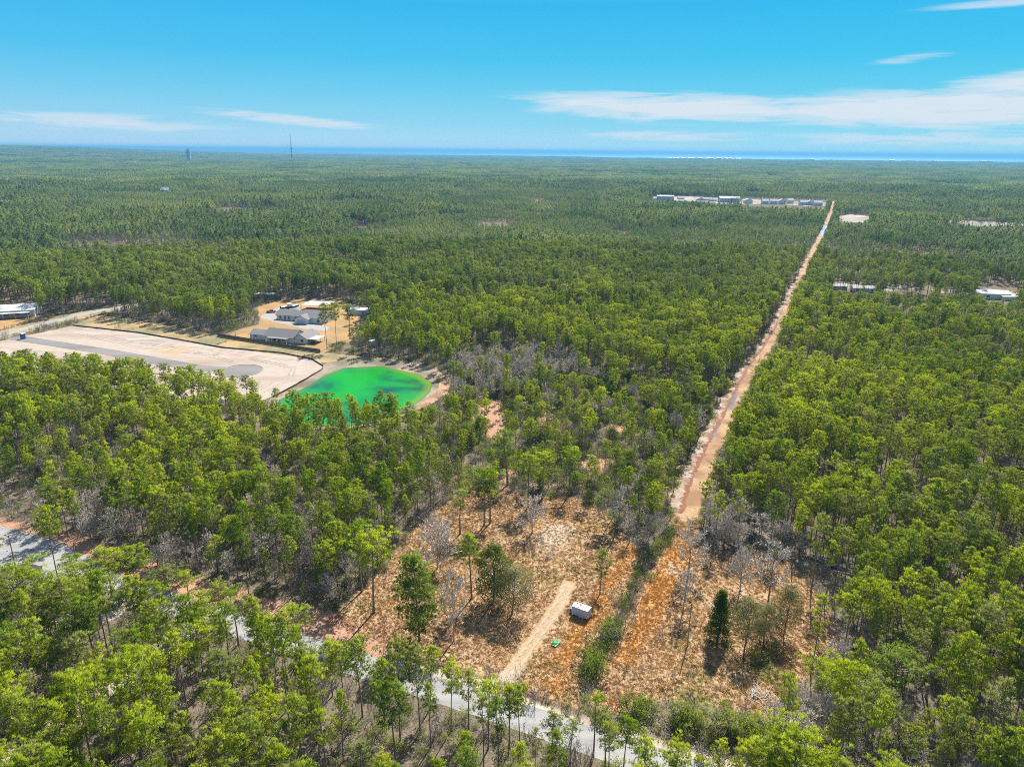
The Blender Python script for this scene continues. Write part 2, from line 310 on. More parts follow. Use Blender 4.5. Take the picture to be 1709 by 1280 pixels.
def ribbon(name, pts, hw, z, mat, step=2.0, jit=0.0, off=0.0, kind='structure', zf=None):
    p = resample(pts, step); t = np.gradient(p, axis=0); t /= np.linalg.norm(t, axis=1)[:, None]; nrm = np.c_[-t[:, 1], t[:, 0]]
    h = np.full(len(p), hw) if np.isscalar(hw) else np.array([hw(x, y) for x, y in p]); p = p+nrm*off
    ja, jb = (RNG.normal(0, jit, len(p)) for _ in range(2))
    cols = [p+nrm*(h*k+(ja if k > 0 else jb)*abs(k))[:, None] for k in (1, 0.33, -0.33, -1)]
    V = np.concatenate([np.c_[c, (zf(c[:, 0], c[:, 1]) if zf else 0)+np.full(len(c), z)] for c in cols]); n = len(p); Fc = []
    for k in range(3):
        for i in range(n-1): Fc.append([k*n+i, (k+1)*n+i, (k+1)*n+i+1, k*n+i+1])
    return link(name, mesh_from(name, V, np.array(Fc), mat), kind=kind)
def sheet(name, poly, z, mat, step=2.0, jit=0.0, kind='structure', **kw):
    q = resample(list(map(tuple, poly))+[tuple(poly[0])], step)[:-1]
    q = q+RNG.normal(0, jit, q.shape); me = bpy.data.meshes.new(name); bm = bmesh.new()
    vs = [bm.verts.new((x, y, z)) for x, y in q]; f = bm.faces.new(vs); bmesh.ops.recalc_face_normals(bm, faces=[f])
    if f.normal.z < 0: f.normal_flip()
    bmesh.ops.triangulate(bm, faces=[f]); bm.to_mesh(me); bm.free(); me.materials.append(mat)
    return link(name, me, kind=kind, **kw)

# ------------------------------------------------------------------ ground, water, roads
def covers(x, y):
    dr = dline(x, y, ROAD)
    A = sdist(x, y, FIELD_A); B = sdist(x, y, FIELD_B); f = np.maximum(sstep(-2.5, 2.5, A), sstep(-2.5, 2.5, B))
    dh = dline(x, y, HEDGE); big = fbm(x, y, 9.0); big2 = fbm(x+50, y-70, 14.0)
    org = f*(0.12*sstep(0.52, 0.66, big2)+0.72*np.exp(-((dh-5.5)/2.6)**2)*sstep(0.30, 0.55, big)+0.6*sstep(6, 1, dline(x, y, [G(1140, 870), G(1120, 930), G(1085, 1000)]))*sstep(0.35, 0.6, big))
    def blob(px, py, rx, ry): g = G(px, py); return np.exp(-(((x-g[0])/rx)**2+((y-g[1])/ry)**2))
    pale = 0.55*blob(915, 905, 7, 10)+0.4*blob(940, 880, 5, 6)+0.55*blob(870, 985, 4, 4)+0.6*blob(1125, 950, 4, 6)+0.5*blob(1235, 985, 4, 6)+0.5*blob(1195, 1010, 4, 4)
    # pale sandy shoulder along the far side of the road, and the sandy mouth of the track
    side = np.where((x-ROAD[3][0])*(ROAD[3][1]-ROAD[2][1])-(y-ROAD[3][1])*(ROAD[3][0]-ROAD[2][0]) < 0, 1.0, 0.0)
    pale += 0.62*side*sstep(6.6, 4.6, dr)*sstep(-30, -12, x)+0.6*blob(835, 1140, 5, 4)+0.25*sstep(5.2, 3.2, dr)
    pale += 0.8*sstep(2.4, 1.2, dline(x, y, TRACK))*f*0.5
    pale += 0.85*sstep(4.5, 2.2, dline(x, y, LANE))+0.9*sstep(4.0, 2.0, dline(x, y, DRIVEWAY))
    red = 0.85*side*sstep(15, 8, dr+4*(big-0.5))*sstep(-12, -32, x)*(1-f*0.7)+0.3*(1-side)*sstep(12, 5, dr)*sstep(0.30, 0.55, big)
    red += 0.8*sstep(2.6, 1.5, np.abs(dline(x, y, [G(540, 1030), G(660, 1082)])))
    for g in GAPS: red += 0.95*sstep(-3, 2, sdist(x, y, g))
    red += 0.42*f*sstep(0.58, 0.72, fbm(x-90, y+40, 11.0))+0.5*sstep(0.54, 0.68, fbm(x+300, y, 16.0))*sstep(-10, 6, sdist(x, y, Z_CENTER))
    green = 0.40*f*sstep(0.58, 0.72, fbm(x+11, y+200, 8.0))*(sstep(-20, -8, x)*0.4+0.6)
    for (p, q, r) in ((600, 1010, 4), (925, 1110, 3), (1275, 1120, 8), (1190, 1190, 6)): green += 0.5*blob(p, q, r, r)
    return f, org, pale, red, green, dr, side
def gz(x, y):
    x = np.asarray(x, float); y = np.asarray(y, float)
    r = np.hypot(x, y); dr = dline(x, y, ROAD); w = sstep(4.0, 8.0, dr)*sstep(330, 250, r)
    return -0.35*fbm(x, y, 6.0)*w*sstep(4, 12, dline(x, y, TRAIL))-0.9*np.exp(-((dline(x, y, DITCH)-0)/0.9)**2)*(r < 400)
DITCH = [tuple(G(*p)) for p in ((862, 1150), (900, 1168), (960, 1196), (1030, 1222))]
def build_ground():
    a = np.r_[np.linspace(-math.pi, -1.0, 22)[:-1], np.linspace(-1.0, 1.0, 360), np.linspace(1.0, math.pi, 22)[1:]]
    r = np.r_[0.5, np.linspace(20, 74, 8), np.arange(75, 340, 0.95), 340*1.12**np.arange(0, 47)]
    A, Rr = np.meshgrid(a, r, indexing='ij'); x = Rr*np.sin(A); y = Rr*np.cos(A); sh = x.shape; x = x.ravel(); y = y.ravel()
    z = gz(x, y)+hill(x, y)
    na, nr = sh; i = np.arange((na-1)*(nr-1)); ia, ir = i//(nr-1), i % (nr-1); k = ia*nr+ir
    Fc = np.c_[k, k+1, k+nr+1, k+nr][:, ::-1]
    me = mesh_from('ground', np.c_[x, y, z], Fc, ground_material(), smooth=True)
    f, org, pale, red, green, dr, side = covers(x, y); near = (np.hypot(x, y) < 420)
    c = np.c_[f, org*near, pale*near, np.ones(len(x))].clip(0, 1); c2 = np.c_[red*near, green*near, 0*x, np.ones(len(x))].clip(0, 1)
    for nm, arr in (('cover', c), ('cover_two', c2)):
        at = me.attributes.new(nm, 'FLOAT_COLOR', 'POINT'); at.data.foreach_set('color', arr.astype(np.float32).ravel())
    return link('ground', me, kind='structure')
build_ground()
asphalt = blend_mat('road_asphalt', (0.25, 0.243, 0.235), (0.30, 0.292, 0.282), (0.34, 0.33, 0.315), 2.0, 0.25, 0.9, (rad(22), 0.12, 1.6))
dark_asphalt = blend_mat('lot_asphalt', (0.155, 0.145, 0.14), (0.20, 0.185, 0.175), (0.235, 0.215, 0.20), 0.6, 0.1, 0.9, (rad(-14), 0.15, 1.2))
concrete = blend_mat('pale_concrete', (0.29, 0.275, 0.255), (0.36, 0.345, 0.32), None, 0.5)
sand = blend_mat('lot_sand', (0.385, 0.305, 0.245), (0.46, 0.385, 0.315), (0.32, 0.235, 0.18), 0.35, 0.035, 0.95, (rad(14), 0.5, 1.4), 0.5, 0.72)
sod = blend_mat('sod', (0.15, 0.135, 0.06), (0.25, 0.22, 0.11), (0.40, 0.27, 0.125), 0.6, 0.06)  # sod darkened, with the shadow of the trees put into its colour
yardm = blend_mat('dry_lawn', (0.36, 0.195, 0.075), (0.46, 0.27, 0.11), (0.28, 0.19, 0.075), 0.5, 0.05)
bankm = blend_mat('bank_sand', (0.24, 0.19, 0.13), (0.36, 0.29, 0.205), (0.15, 0.13, 0.085), 0.5, 0.06)  # bank sand with tree shade painted in as a darker tone
trailm = blend_mat('trail_sand', (0.35, 0.21, 0.11), (0.48, 0.315, 0.175), (0.26, 0.145, 0.075), 0.9, 0.10)
spoil = blend_mat('trail_spoil', (0.33, 0.25, 0.19), (0.46, 0.38, 0.30), (0.24, 0.15, 0.10), 0.8, 0.15)
mudm = blend_mat('ditch_mud', (0.16, 0.06, 0.025), (0.28, 0.12, 0.06), None, 0.6)
ribbon('road', ROAD, lambda x, y: 3.15+4.2*float(sstep(-92, -118, x)), 0.03, asphalt, 2.0, 0.06)
ribbon('driveway', DRIVEWAY[:4], 2.3, 0.045, concrete, 1.5, 0.08)
ribbon('dirt_track', TRACK, 0.36, 0.05, blend_mat('track_straw', (0.36, 0.27, 0.165), (0.46, 0.365, 0.24), None, 1.2), 0.7, 0.16, 0.8, zf=gz)
ribbon('dirt_track', TRACK, 0.36, 0.05, bpy.data.materials['track_straw'], 0.7, 0.16, -0.8, zf=gz)
isl = G(34, 953)
sheet('mulch_island', [(isl[0]+5.2*math.cos(t), isl[1]+2.9*math.sin(t)) for t in np.linspace(0, 2*math.pi, 28)[:-1]], 0.09, blend_mat('mulch', (0.05, 0.038, 0.03), (0.10, 0.075, 0.06), None, 1.0))
# building lot, pond and street to the left
sheet('sod_strip', SOD, 0.05, sod, 2.5, 0.25); sheet('sand_lot', LOT, 0.09, sand, 3.0, 0.3); sheet('yard_lawn', YARD, 0.06, yardm, 2.5, 0.3)
sheet('yard_driveway', GP([(432, 529), (462, 514), (500, 507), (500, 522), (484, 530), (520, 541), (552, 546), (545, 553), (505, 549), (476, 541), (440, 533)]), 0.075, concrete, 2.0, 0.15)
sheet('planting_bed', GP([(484, 538), (500, 535), (509, 539), (498, 542)]), 0.09, bankm, 1.5, 0.1)
sheet('warehouse_yard', WAREYARD, 0.05, yardm, 3.0, 0.4)
sheet('pond_bank', BANK, 0.13, bankm, 2.0, 0.2)
ribbon('street', STREET, 3.6, 0.14, concrete, 3.0, 0.05); ribbon('street_verge', STREET, 8.5, 0.10, sod, 3.0, 0.4)
ribbon('lot_road', LOTROAD, 3.9, 0.15, dark_asphalt, 3.0, 0.0)
sheet('cul_de_sac', [(CDS[0]+9.3*math.cos(t), CDS[1]+9.3*math.sin(t)) for t in np.linspace(0, 2*math.pi, 40)[:-1]], 0.165, dark_asphalt, 1.5)
kb = MB(); ks = np.linspace(-2.6, 2.5, 46)
for t0, t1 in zip(ks[:-1], ks[1:]):
    p = [(CDS[0]+r*math.cos(t), CDS[1]+r*math.sin(t)) for r, t in ((9.3, t0), (9.75, t0), (9.75, t1), (9.3, t1))]
    kb.hull([(x, y, z) for z in (0.1, 0.27) for x, y in p], [(0, 1, 5, 4), (1, 2, 6, 5), (2, 3, 7, 6), (3, 0, 4, 7), (4, 5, 6, 7)])
kb.obj('kerb', concrete, kind='structure')
for nm, px, rx, ry, mt in (('soil_patch', [(250, 586), (285, 578), (330, 582), (300, 594)], 0, 0, (0.40, 0.25, 0.13)), ('soil_patch', [(345, 598), (385, 587), (440, 594), (400, 601)], 0, 0, (0.38, 0.27, 0.22)),
                           ('soil_patch', [(105, 553), (150, 546), (185, 555), (150, 561)], 0, 0, (0.30, 0.26, 0.24)), ('soil_patch', [(190, 562), (240, 560), (275, 571), (230, 574)], 0, 0, (0.27, 0.24, 0.23)),
                           ('soil_patch', [(470, 606), (500, 596), (525, 603), (495, 612)], 0, 0, (0.36, 0.30, 0.28))):
    sheet(nm, GP(px), 0.12, blend_mat(nm, mt, tuple(v*1.25 for v in mt), (0.47, 0.37, 0.285), 0.4, 0.10, 0.95, (rad(14), 0.4, 1.6)), 2.0, 0.9)
rut = blend_mat('wheel_mark', (0.30, 0.235, 0.18), (0.37, 0.30, 0.24), (0.42, 0.345, 0.28), 0.6, 0.2)
for k, q in enumerate((((150, 562), (230, 580), (330, 590), (440, 596), (500, 604)), ((130, 556), (200, 570), (300, 578), (420, 590)), ((350, 588), (430, 600), (480, 612), (470, 630), (430, 650)), ((360, 590), (440, 603), (490, 614), (484, 632), (445, 655)), ((230, 572), (320, 586), (390, 604)), ((20, 584), (110, 590), (190, 604), (290, 628)), ((30, 592), (130, 598), (220, 616)))):
    for off in (-1.0, 1.0): ribbon('wheel_mark', [tuple(G(*p)) for p in q], 0.38, 0.125+.004*k, rut, 2.0, 0.10, off)
def pond_material():
    m, t, o = new_mat('green_water'); ge = N(t, 'ShaderNodeNewGeometry')
    mp = N(t, 'ShaderNodeMapping'); mp.inputs['Rotation'].default_value = (0, 0, rad(35)); mp.inputs['Scale'].default_value = (0.05, 0.035, 1); L(t, ge.outputs['Position'], mp.inputs[0])
    n = N(t, 'ShaderNodeTexNoise', i_Scale=1.0, i_Detail=3.0, i_Distortion=0.6); L(t, mp.outputs[0], n.inputs['Vector'])
    at = N(t, 'ShaderNodeAttribute', attribute_name='depth')
    c = ramp(t, n.outputs[0], [(0.36, (0.001, 0.055, 0.03)), (0.50, (0.001, 0.17, 0.028)), (0.66, (0.003, 0.23, 0.008))])  # dark teal stop is dark reflections painted into the green water
    c = mixc(t, ramp(t, at.outputs['Fac'], [(0.0, (1, 1, 1)), (1.0, (0, 0, 0))]), c, (0.13, 0.25, 0.008))
    at3 = N(t, 'ShaderNodeAttribute', attribute_name='margin'); c = mixc(t, at3.outputs['Fac'], c, (0.10, 0.095, 0.035))
    b = N(t, 'ShaderNodeBsdfPrincipled', i_Roughness=0.25); b.inputs['Specular IOR Level'].default_value = 0.12; L(t, c, b.inputs['Base Color'])
    w = N(t, 'ShaderNodeTexNoise', i_Scale=1.2, i_Detail=3.0); L(t, ge.outputs['Position'], w.inputs['Vector'])
    bp = N(t, 'ShaderNodeBump', i_Strength=0.12, i_Distance=0.1); L(t, w.outputs[0], bp.inputs['Height']); L(t, bp.outputs[0], b.inputs['Normal'])
    L(t, b.outputs[0], o.inputs[0]); return m
def build_pond():
    q = resample(list(map(tuple, POND))+[tuple(POND[0])], 2.0)[:-1]
    for _ in range(1): q = (np.roll(q, 1, 0)+q*2+np.roll(q, -1, 0))/4
    c = q.mean(0); n = len(q); V = []; D = []
    for k, s in enumerate((1.0, 0.97, 0.86, 0.6, 0.3)):
        V.append(c+(q-c)*s); D.append(np.full(n, min(1, (1-s)/0.16)))
    V = np.concatenate(V+[c[None]]); D = np.concatenate(D+[[1.0]]); Fc = []
    for k in range(4):
        for i in range(n): j = (i+1) % n; Fc += [[k*n+i, k*n+j, (k+1)*n+j], [k*n+i, (k+1)*n+j, (k+1)*n+i]]
    for i in range(n): Fc.append([4*n+i, 4*n+(i+1) % n, 5*n])
    me = mesh_from('pond_water', np.c_[V, np.full(len(V), 0.19)], np.array(Fc), pond_material())
    # shallow only round the right and near shore
    sh = sstep(-62, -40, V[:, 0]); D = 1-(1-D)*(0.25+0.75*sh)
    at = me.attributes.new('depth', 'FLOAT', 'POINT'); at.data.foreach_set('value', D.astype(np.float32)); at = me.attributes.new('margin', 'FLOAT', 'POINT'); at.data.foreach_set('value', np.r_[np.full(n, .9), np.full(n, .18), np.zeros(len(V)-2*n)].astype(np.float32)); link('pond_water', me, kind='structure')
build_pond()
sheet('bank_path', GP([(728, 622), (752, 634), (748, 656), (708, 684), (690, 684), (700, 676), (728, 655), (734, 640)]), 0.17, trailm, 1.5, 0.15)
# the cleared line running to the horizon: spoil bank, ditch, sandy track
hwf = lambda x, y: float(trail_halfwidth(y))
ribbon('trail', TRAIL, hwf, 0.12, trailm, 1.2, 0.75, zf=gz)
ribbon('spoil_bank', TRAIL[1:11], lambda x, y: 1.4, 0.20, spoil, 0.9, 0.55, 3.0, zf=gz)
ribbon('ditch', TRAIL[1:10], lambda x, y: 0.7, 0.17, mudm, 1.5, 0.25, 0.9, zf=gz)
ditch_water = plain('ditch_water', (0.20, 0.19, 0.22), 0.15, 0.1, 0.3, 0, 0.8)
ribbon('ditch_water', [tuple(G(*p)) for p in ((1216, 684), (1229, 657))], 0.9, 0.13, ditch_water, 2.0, 0.1)
ribbon('ditch_water', [tuple(G(*p)) for p in ((1186, 735), (1200, 710))], 0.6, 0.13, ditch_water, 2.0, 0.1)
ribbon('ditch_water', [tuple(G(*p)) for p in ((1371, 393), (1378, 377))], 3.0, 0.13, plain('ditch_sky_water', (0.45, 0.55, 0.68), 0.2, 0.1, 0.1, 0, 0.8), 6.0, 0.2)  # pale blue base colour holds the reflected sky
sparse = blend_mat('scrubby_clearing', (0.14, 0.12, 0.075), (0.25, 0.21, 0.14), (0.33, 0.27, 0.20), 0.12, 0.02)
far_sand = blend_mat('far_sand', (0.32, 0.27, 0.21), (0.42, 0.36, 0.295), (0.19, 0.17, 0.115), 0.05, 0.012)
for k, g in enumerate(FAR_SAND_G): sheet('sand_clearing', g, 0.2, far_sand if k < 2 or k == 4 else sparse, 6.0, 4.0)
for q in ([(1075, 331), (1150, 329), (1160, 333), (1090, 335)], [(1188, 337), (1240, 336), (1262, 341), (1200, 341)], [(1332, 342), (1378, 340), (1378, 345), (1340, 345)], [(1400, 476), (1462, 480), (1458, 485), (1410, 484)], [(1620, 486), (1700, 488), (1709, 499), (1640, 498)]): sheet('sand_clearing', GP(q), 0.25, far_sand, 5.0, 3.0)
# sea
def sea_material():
    m, t, o = new_mat('sea_water'); d = N(t, 'ShaderNodeBsdfPrincipled', i_Roughness=0.55); d.inputs['Specular IOR Level'].default_value = 0.15
    ge = N(t, 'ShaderNodeNewGeometry'); mp = N(t, 'ShaderNodeMapping'); mp.inputs['Scale'].default_value = (0.00008, 0.0006, 1); L(t, ge.outputs['Position'], mp.inputs[0])
    n = N(t, 'ShaderNodeTexNoise', i_Scale=1.0, i_Detail=4.0); L(t, mp.outputs[0], n.inputs['Vector'])
    L(t, ramp(t, n.outputs[0], [(0.3, (0.04, 0.26, 0.50)), (0.7, (0.06, 0.32, 0.56))]), d.inputs['Base Color']); L(t, d.outputs[0], o.inputs[0]); return m
coast = [(-21000, 52000)]+[tuple(G(*p)) for p in ((330, 250.8), (480, 253.2), (600, 255.8), (780, 259.5), (960, 263.2), (1120, 266), (1300, 268.3), (1500, 270.3), (1709, 272.6))]+[(16000, 8600)]
cst = resample(coast, 400); cst = cst+np.c_[np.zeros(len(cst)), 220*(fbm(cst[:, 0], cst[:, 1], 1500)-0.5)]
far = [(66000*math.sin(t), 66000*math.cos(t)) for t in np.linspace(rad(80), rad(-22), 40)]
sheet('sea', list(map(tuple, cst))+far, 0.6, sea_material(), 3000)
ribbon('beach', [tuple(p) for p in cst], 28, 1.0, plain('beach_sand', (0.8, 0.72, 0.6), 0.9), 400, 6)
# air
hz = bpy.data.meshes.new('haze'); b = MB().box((0, 0, 74.5), (150000, 150000, 151)); hz.from_pydata(b.v, [], b.f)
m, t, o = new_mat('haze_air'); v = N(t, 'ShaderNodeVolumePrincipled'); v.inputs['Color'].default_value = (0.14, 0.41, 0.66, 1); v.inputs['Density'].default_value = HAZE_DENSITY; v.inputs['Anisotropy'].default_value = 0.15
L(t, v.outputs[0], o.inputs['Volume']); hz.materials.append(m); link('haze', hz, kind='stuff')

# ------------------------------------------------------------------ plants: meshes
def tube(P, r, n=5):
    P = np.asarray(P, float); m = len(P); d = np.gradient(P, axis=0); d /= np.linalg.norm(d, axis=1)[:, None]+1e-9
    ref = np.where(np.abs(d[:, 2:3]) > 0.9, np.array([[1., 0, 0]]), np.array([[0, 0, 1.]])); u = np.cross(d, ref); u /= np.linalg.norm(u, axis=1)[:, None]; w = np.cross(d, u)
    t = np.arange(n)*2*math.pi/n; V = (P[:, None]+np.asarray(r)[:, None, None]*(u[:, None]*np.cos(t)[None, :, None]+w[:, None]*np.sin(t)[None, :, None])).reshape(-1, 3)
    F = []
    for i in range(m-1):
        for j in range(n):
            a, b = i*n+j, i*n+(j+1) % n; F += [[a, b, b+n], [a, b+n, a+n]]
    return V, np.array(F)
class TM:
    def __init__(s): s.V = []; s.F = []; s.N = []; s.n = 0
    def add(s, V, F, Nn=None): s.V.append(V); s.F.append(F+s.n); s.N.append(np.zeros((len(V), 3)) if Nn is None else Nn); s.n += len(V)
    def tris(s, A, out=None):
        k = len(A)
        g = unit(np.cross(A[:, 1]-A[:, 0], A[:, 2]-A[:, 0]))
        if out is not None:
            out = unit(out); flip = (g*out).sum(1) < 0; A[flip] = A[flip][:, [1, 0, 2]]; g = np.where(flip[:, None], -g, g); g = unit(out*0.9+g*0.42)
        s.add(A.reshape(-1, 3), np.arange(k*3).reshape(k, 3), np.repeat(g, 3, 0))
    def get(s): return np.concatenate(s.V), np.concatenate(s.F), np.concatenate(s.N)
def unit(a): return a/(np.linalg.norm(a, axis=-1, keepdims=True)+1e-9)
def plant_mesh(name, a, m):
    me = mesh_from(name, a[0], a[1], m); me.polygons.foreach_set('use_smooth', [True]*len(me.polygons)); me.normals_split_custom_set_from_vertices(a[2].astype(np.float32)); return me
def blades(rg, C, D, ln, wd):
    """one leaf-like triangle per row: base at C, pointing along D"""
    side = unit(np.cross(D, rg.normal(size=D.shape))); ln = ln[:, None]; wd = wd[:, None]
    return np.stack([C-side*wd*0.5, C+side*wd*0.5, C+D*ln], 1)
def pine_mesh(seed, h, cb, R, nb=26, gap=0.0, clumps=3.0, flat=0.5, blade=1.0, tufts=8):
    rg = np.random.default_rng(seed); tr = TM(); cr = TM(); z = np.linspace(0, h*0.97, 9)
    bx, by = rg.normal(0, 0.25, 2); ph = rg.random()*6
    px = lambda q: bx*np.sin(q/h*2.6+ph)-bx*math.sin(ph)+0.012*bx*q; py = lambda q: by*np.sin(q/h*2.2+ph)-by*math.sin(ph)
    r0 = 0.0115*h; tr.add(*tube(np.c_[px(z), py(z), z], r0*(1-0.82*z/h)*np.where(z == 0, 1.25, 1), 7))
    zb = h*cb; T = []
    for k in range(nb):
        u = (k+rg.random())/nb; 
        if gap and 0.30 < u < 0.30+gap: continue
        zz = zb+(h*0.975-zb)*u; an = k*2.399+rg.normal(0, 0.5)
        Lb = R*(max(0.05, 1-u**(2.0+flat*2.2)))**0.62*(0.30+0.70*min(1, u/0.36+0.12))*rg.uniform(0.62, 1.12)
        Lb = max(Lb, 0.45); rise = (0.02+0.42*u+rg.normal(0, 0.09)); s0 = np.array([px(zz), py(zz), zz]); dr = np.array([math.cos(an), math.sin(an), 0])
        q = np.array([0, 0.35, 0.7, 1.0]); P = s0+dr*(q*Lb)[:, None]+np.array([0, 0, 1.])*(Lb*(rise*q+0.22*q*q-0.06*(q < 0.5)))[:, None]+np.r_[np.zeros((1, 3)), rg.normal(0, 0.07*Lb, (3, 3))*[1, 1, .5]]
        tr.add(*tube(P, np.array([0.030, 0.022, 0.015, 0.008])*(1+Lb*0.5), 3))
        nc = max(1, int(1.5*clumps*(0.45+Lb/R)+rg.random()))
        for c in range(nc):
            f = 1.0 if c == 0 else rg.uniform(0.42, 0.98); b = np.array([np.interp(f, q, P[:, i]) for i in range(3)])
            b = b+np.r_[rg.normal(0, 0.26*Lb*(c > 0)+0.05, 2), rg.normal(0.10, 0.12)]
            T.append((b, rg.uniform(0.30, 0.62)*(0.75+0.28*R/3)))
    top = np.array([px(h*.98), py(h*.98), h*.98]); T.append((top, 0.55)); T.append((top+[0.3, 0.2, -0.5], 0.6)); T.append((top+[-0.3, -0.2, -0.45], 0.6))
    for b, rr in T:
        nt_ = max(4, int(tufts*(rr/0.5)**1.4)); off = unit(rg.normal(size=(nt_, 3)))*(rg.random((nt_, 1))**0.45)*rr*[1.15, 1.15, 0.36]; off[:, 2] = np.abs(off[:, 2])*0.9-0.10*rr
        nbld = 10; C = np.repeat(b+off, nbld, 0); OUT = np.repeat(off*[1, 1, 1.6]+[0, 0, .30*rr]+(b-[b[0]*.6, b[1]*.6, zb+.45*(h-zb)])*.10, nbld, 0); O = np.repeat(unit(off+[0, 0, .25*rr]), nbld, 0)
        D = unit(O*0.70+rg.normal(size=C.shape)*0.45+[0, 0, 0.50]); n = len(C)
        cr.tris(blades(rg, C+rg.normal(0, 0.05, C.shape), D, rg.uniform(0.24, 0.46, n)*blade, rg.uniform(0.05, 0.09, n)*blade), OUT)
    return tr.get(), cr.get()
def pine_far_mesh(seed, h, cb, R):
    rg = np.random.default_rng(seed); tr = TM(); cr = TM(); tr.add(*tube(np.array([[0, 0, 0], [.1, 0, h*.5], [0, .1, h*.95]]), np.array([.2, .15, .05]), 3))
    n = 190; u = rg.random(n)**0.8; an = rg.random(n)*2*math.pi; rr = R*(1-u**2.6)**.6*(.55+.45*np.minimum(1, u/.3+.2))*np.sqrt(rg.random(n))
    C = np.c_[rr*np.cos(an), rr*np.sin(an), h*cb+(h-h*cb)*u*0.95]; D = unit(np.c_[np.cos(an), np.sin(an), np.full(n, 0.6)]+rg.normal(0, .6, (n, 3)))
    cr.tris(blades(rg, C, D, rg.uniform(0.7, 1.3, n), rg.uniform(.45, .85, n)), C-[0, 0, h*(cb+.25*(1-cb))]); return tr.get(), cr.get()
def bare_mesh(seed, h, spread, low=0.25, n1=9, dens=1.0):
    rg = np.random.default_rng(seed); tr = TM(); cr = TM(); z = np.linspace(0, h*.9, 6); b = rg.normal(0, .03*h, 2)
    P = np.c_[b[0]*(z/h)**2, b[1]*(z/h)**2, z]; tr.add(*tube(P, .016*h*(1-.85*z/h)+.01, 5)); tips = []
    def grow(s, d, ln, r, lev):
        q = np.array([0, .5, 1.])[:, None]; bend = rg.normal(0, .14*ln, 3)+[0, 0, .10*ln]; P = s+d*ln*q+bend*(q**2)
        (tr if lev == 0 else cr).add(*tube(P, np.array([r, r*.7, r*.4]), 4 if lev == 0 else 3))
        if lev == 2: tips.append((P, ln)); return
        for _ in range(int((4 if lev == 0 else 4)*dens+rg.random())):
            f = rg.uniform(.3, 1.0); p = P[0]+(P[2]-P[0])*f; grow(p, unit(d*.8+rg.normal(0, .55, 3)+[0, 0, .25]), ln*rg.uniform(.4, .65), r*.5, lev+1)
    for k in range(n1):
        f = low+(1-low)*(k+rg.random())/n1; s = np.array([np.interp(f*h*.9, z, P[:, i]) for i in range(3)]); an = k*2.4+rg.normal(0, .4); up = .35+.9*f
        grow(s, unit(np.array([math.cos(an), math.sin(an), up])), spread*rg.uniform(.6, 1.)*(1.15-.55*f), .010*h*(1.15-.7*f), 0)
    for P, ln in tips:
        n = 9; f = rg.random((n, 1)); C = P[0]+(P[2]-P[0])*f; D = unit((P[2]-P[0])/ln+rg.normal(0, .6, (n, 3))+[0, 0, .2]); cr.tris(blades(rg, C, D, rg.uniform(.4, .8, n)*ln, np.full(n, .095)))
    return tr.get(), cr.get()
def broad_mesh(seed, h, R, base=.25, nblob=26, leaf=.26, n_per=70, shape=1.0, tw=1.0):
    rg = np.random.default_rng(seed); tr = TM(); cr = TM(); tr.add(*tube(np.array([[0, 0, 0], [.1*R, 0, h*.4], [0, .1*R, h*.85]]), np.array([.022*h, .014*h, .004*h])*tw, 6))
    for k in range(nblob):
        u = (k+.5)/nblob; an = k*2.399; zc = h*(base+(1-base)*u*.93); prof = (math.sin(math.pi*(0.18+0.80*u)**shape))**.7 if shape > 0 else (1-u)**.8*.95+.08
        rr = R*prof*rg.uniform(.45, .95); c = np.array([rr*math.cos(an), rr*math.sin(an), zc]); s = R*rg.uniform(.28, .46)*(.6+.4*prof)
        tr.add(*tube(np.array([[0, 0, max(h*.12, zc-rr*.6)], c*[.5, .5, 1]-[0, 0, rr*.2], c]), np.array([.006*h, .004*h, .002*h]), 3))
        n = int(n_per*rg.uniform(.7, 1.3)); off = unit(rg.normal(size=(n, 3)))*(rg.random((n, 1))**.35)*s*[1, 1, .75]
        D = unit(off/s+rg.normal(0, .7, (n, 3))); cr.tris(blades(rg, c+off, D, rg.uniform(.7, 1.3, n)*leaf, rg.uniform(.6, 1.0, n)*leaf*.75), off/s+unit(c-[0, 0, h*.45])*.5+[0, 0, .2])
    return tr.get(), cr.get()
def bush_mesh(seed, h, R, n=620, leaf=.20):
    rg = np.random.default_rng(seed); cr = TM(); st = TM(); k = 9; B = np.c_[rg.normal(0, .5*R, (k, 2)), rg.uniform(.3, .8, k)*h]; s = rg.uniform(.3, .5, k)*R
    for c in B: st.add(*tube(np.array([[c[0]*.2, c[1]*.2, 0], c*[.7, .7, .6], c]), np.array([.04, .03, .015]), 3))
    i = rg.integers(0, k, n); off = unit(rg.normal(size=(n, 3)))*(rg.random((n, 1))**.4)*s[i][:, None]*[1, 1, 1.1]; C = B[i]+off; C[:, 2] = np.maximum(C[:, 2], .1)
    cr.tris(blades(rg, C, unit(off+rg.normal(0, .25, (n, 3))+[0, 0, .1]), rg.uniform(.8, 1.5, n)*leaf, rg.uniform(.5, .8, n)*leaf), off/s[i][:, None]+[0, 0, .35]); return st.get(), cr.get()
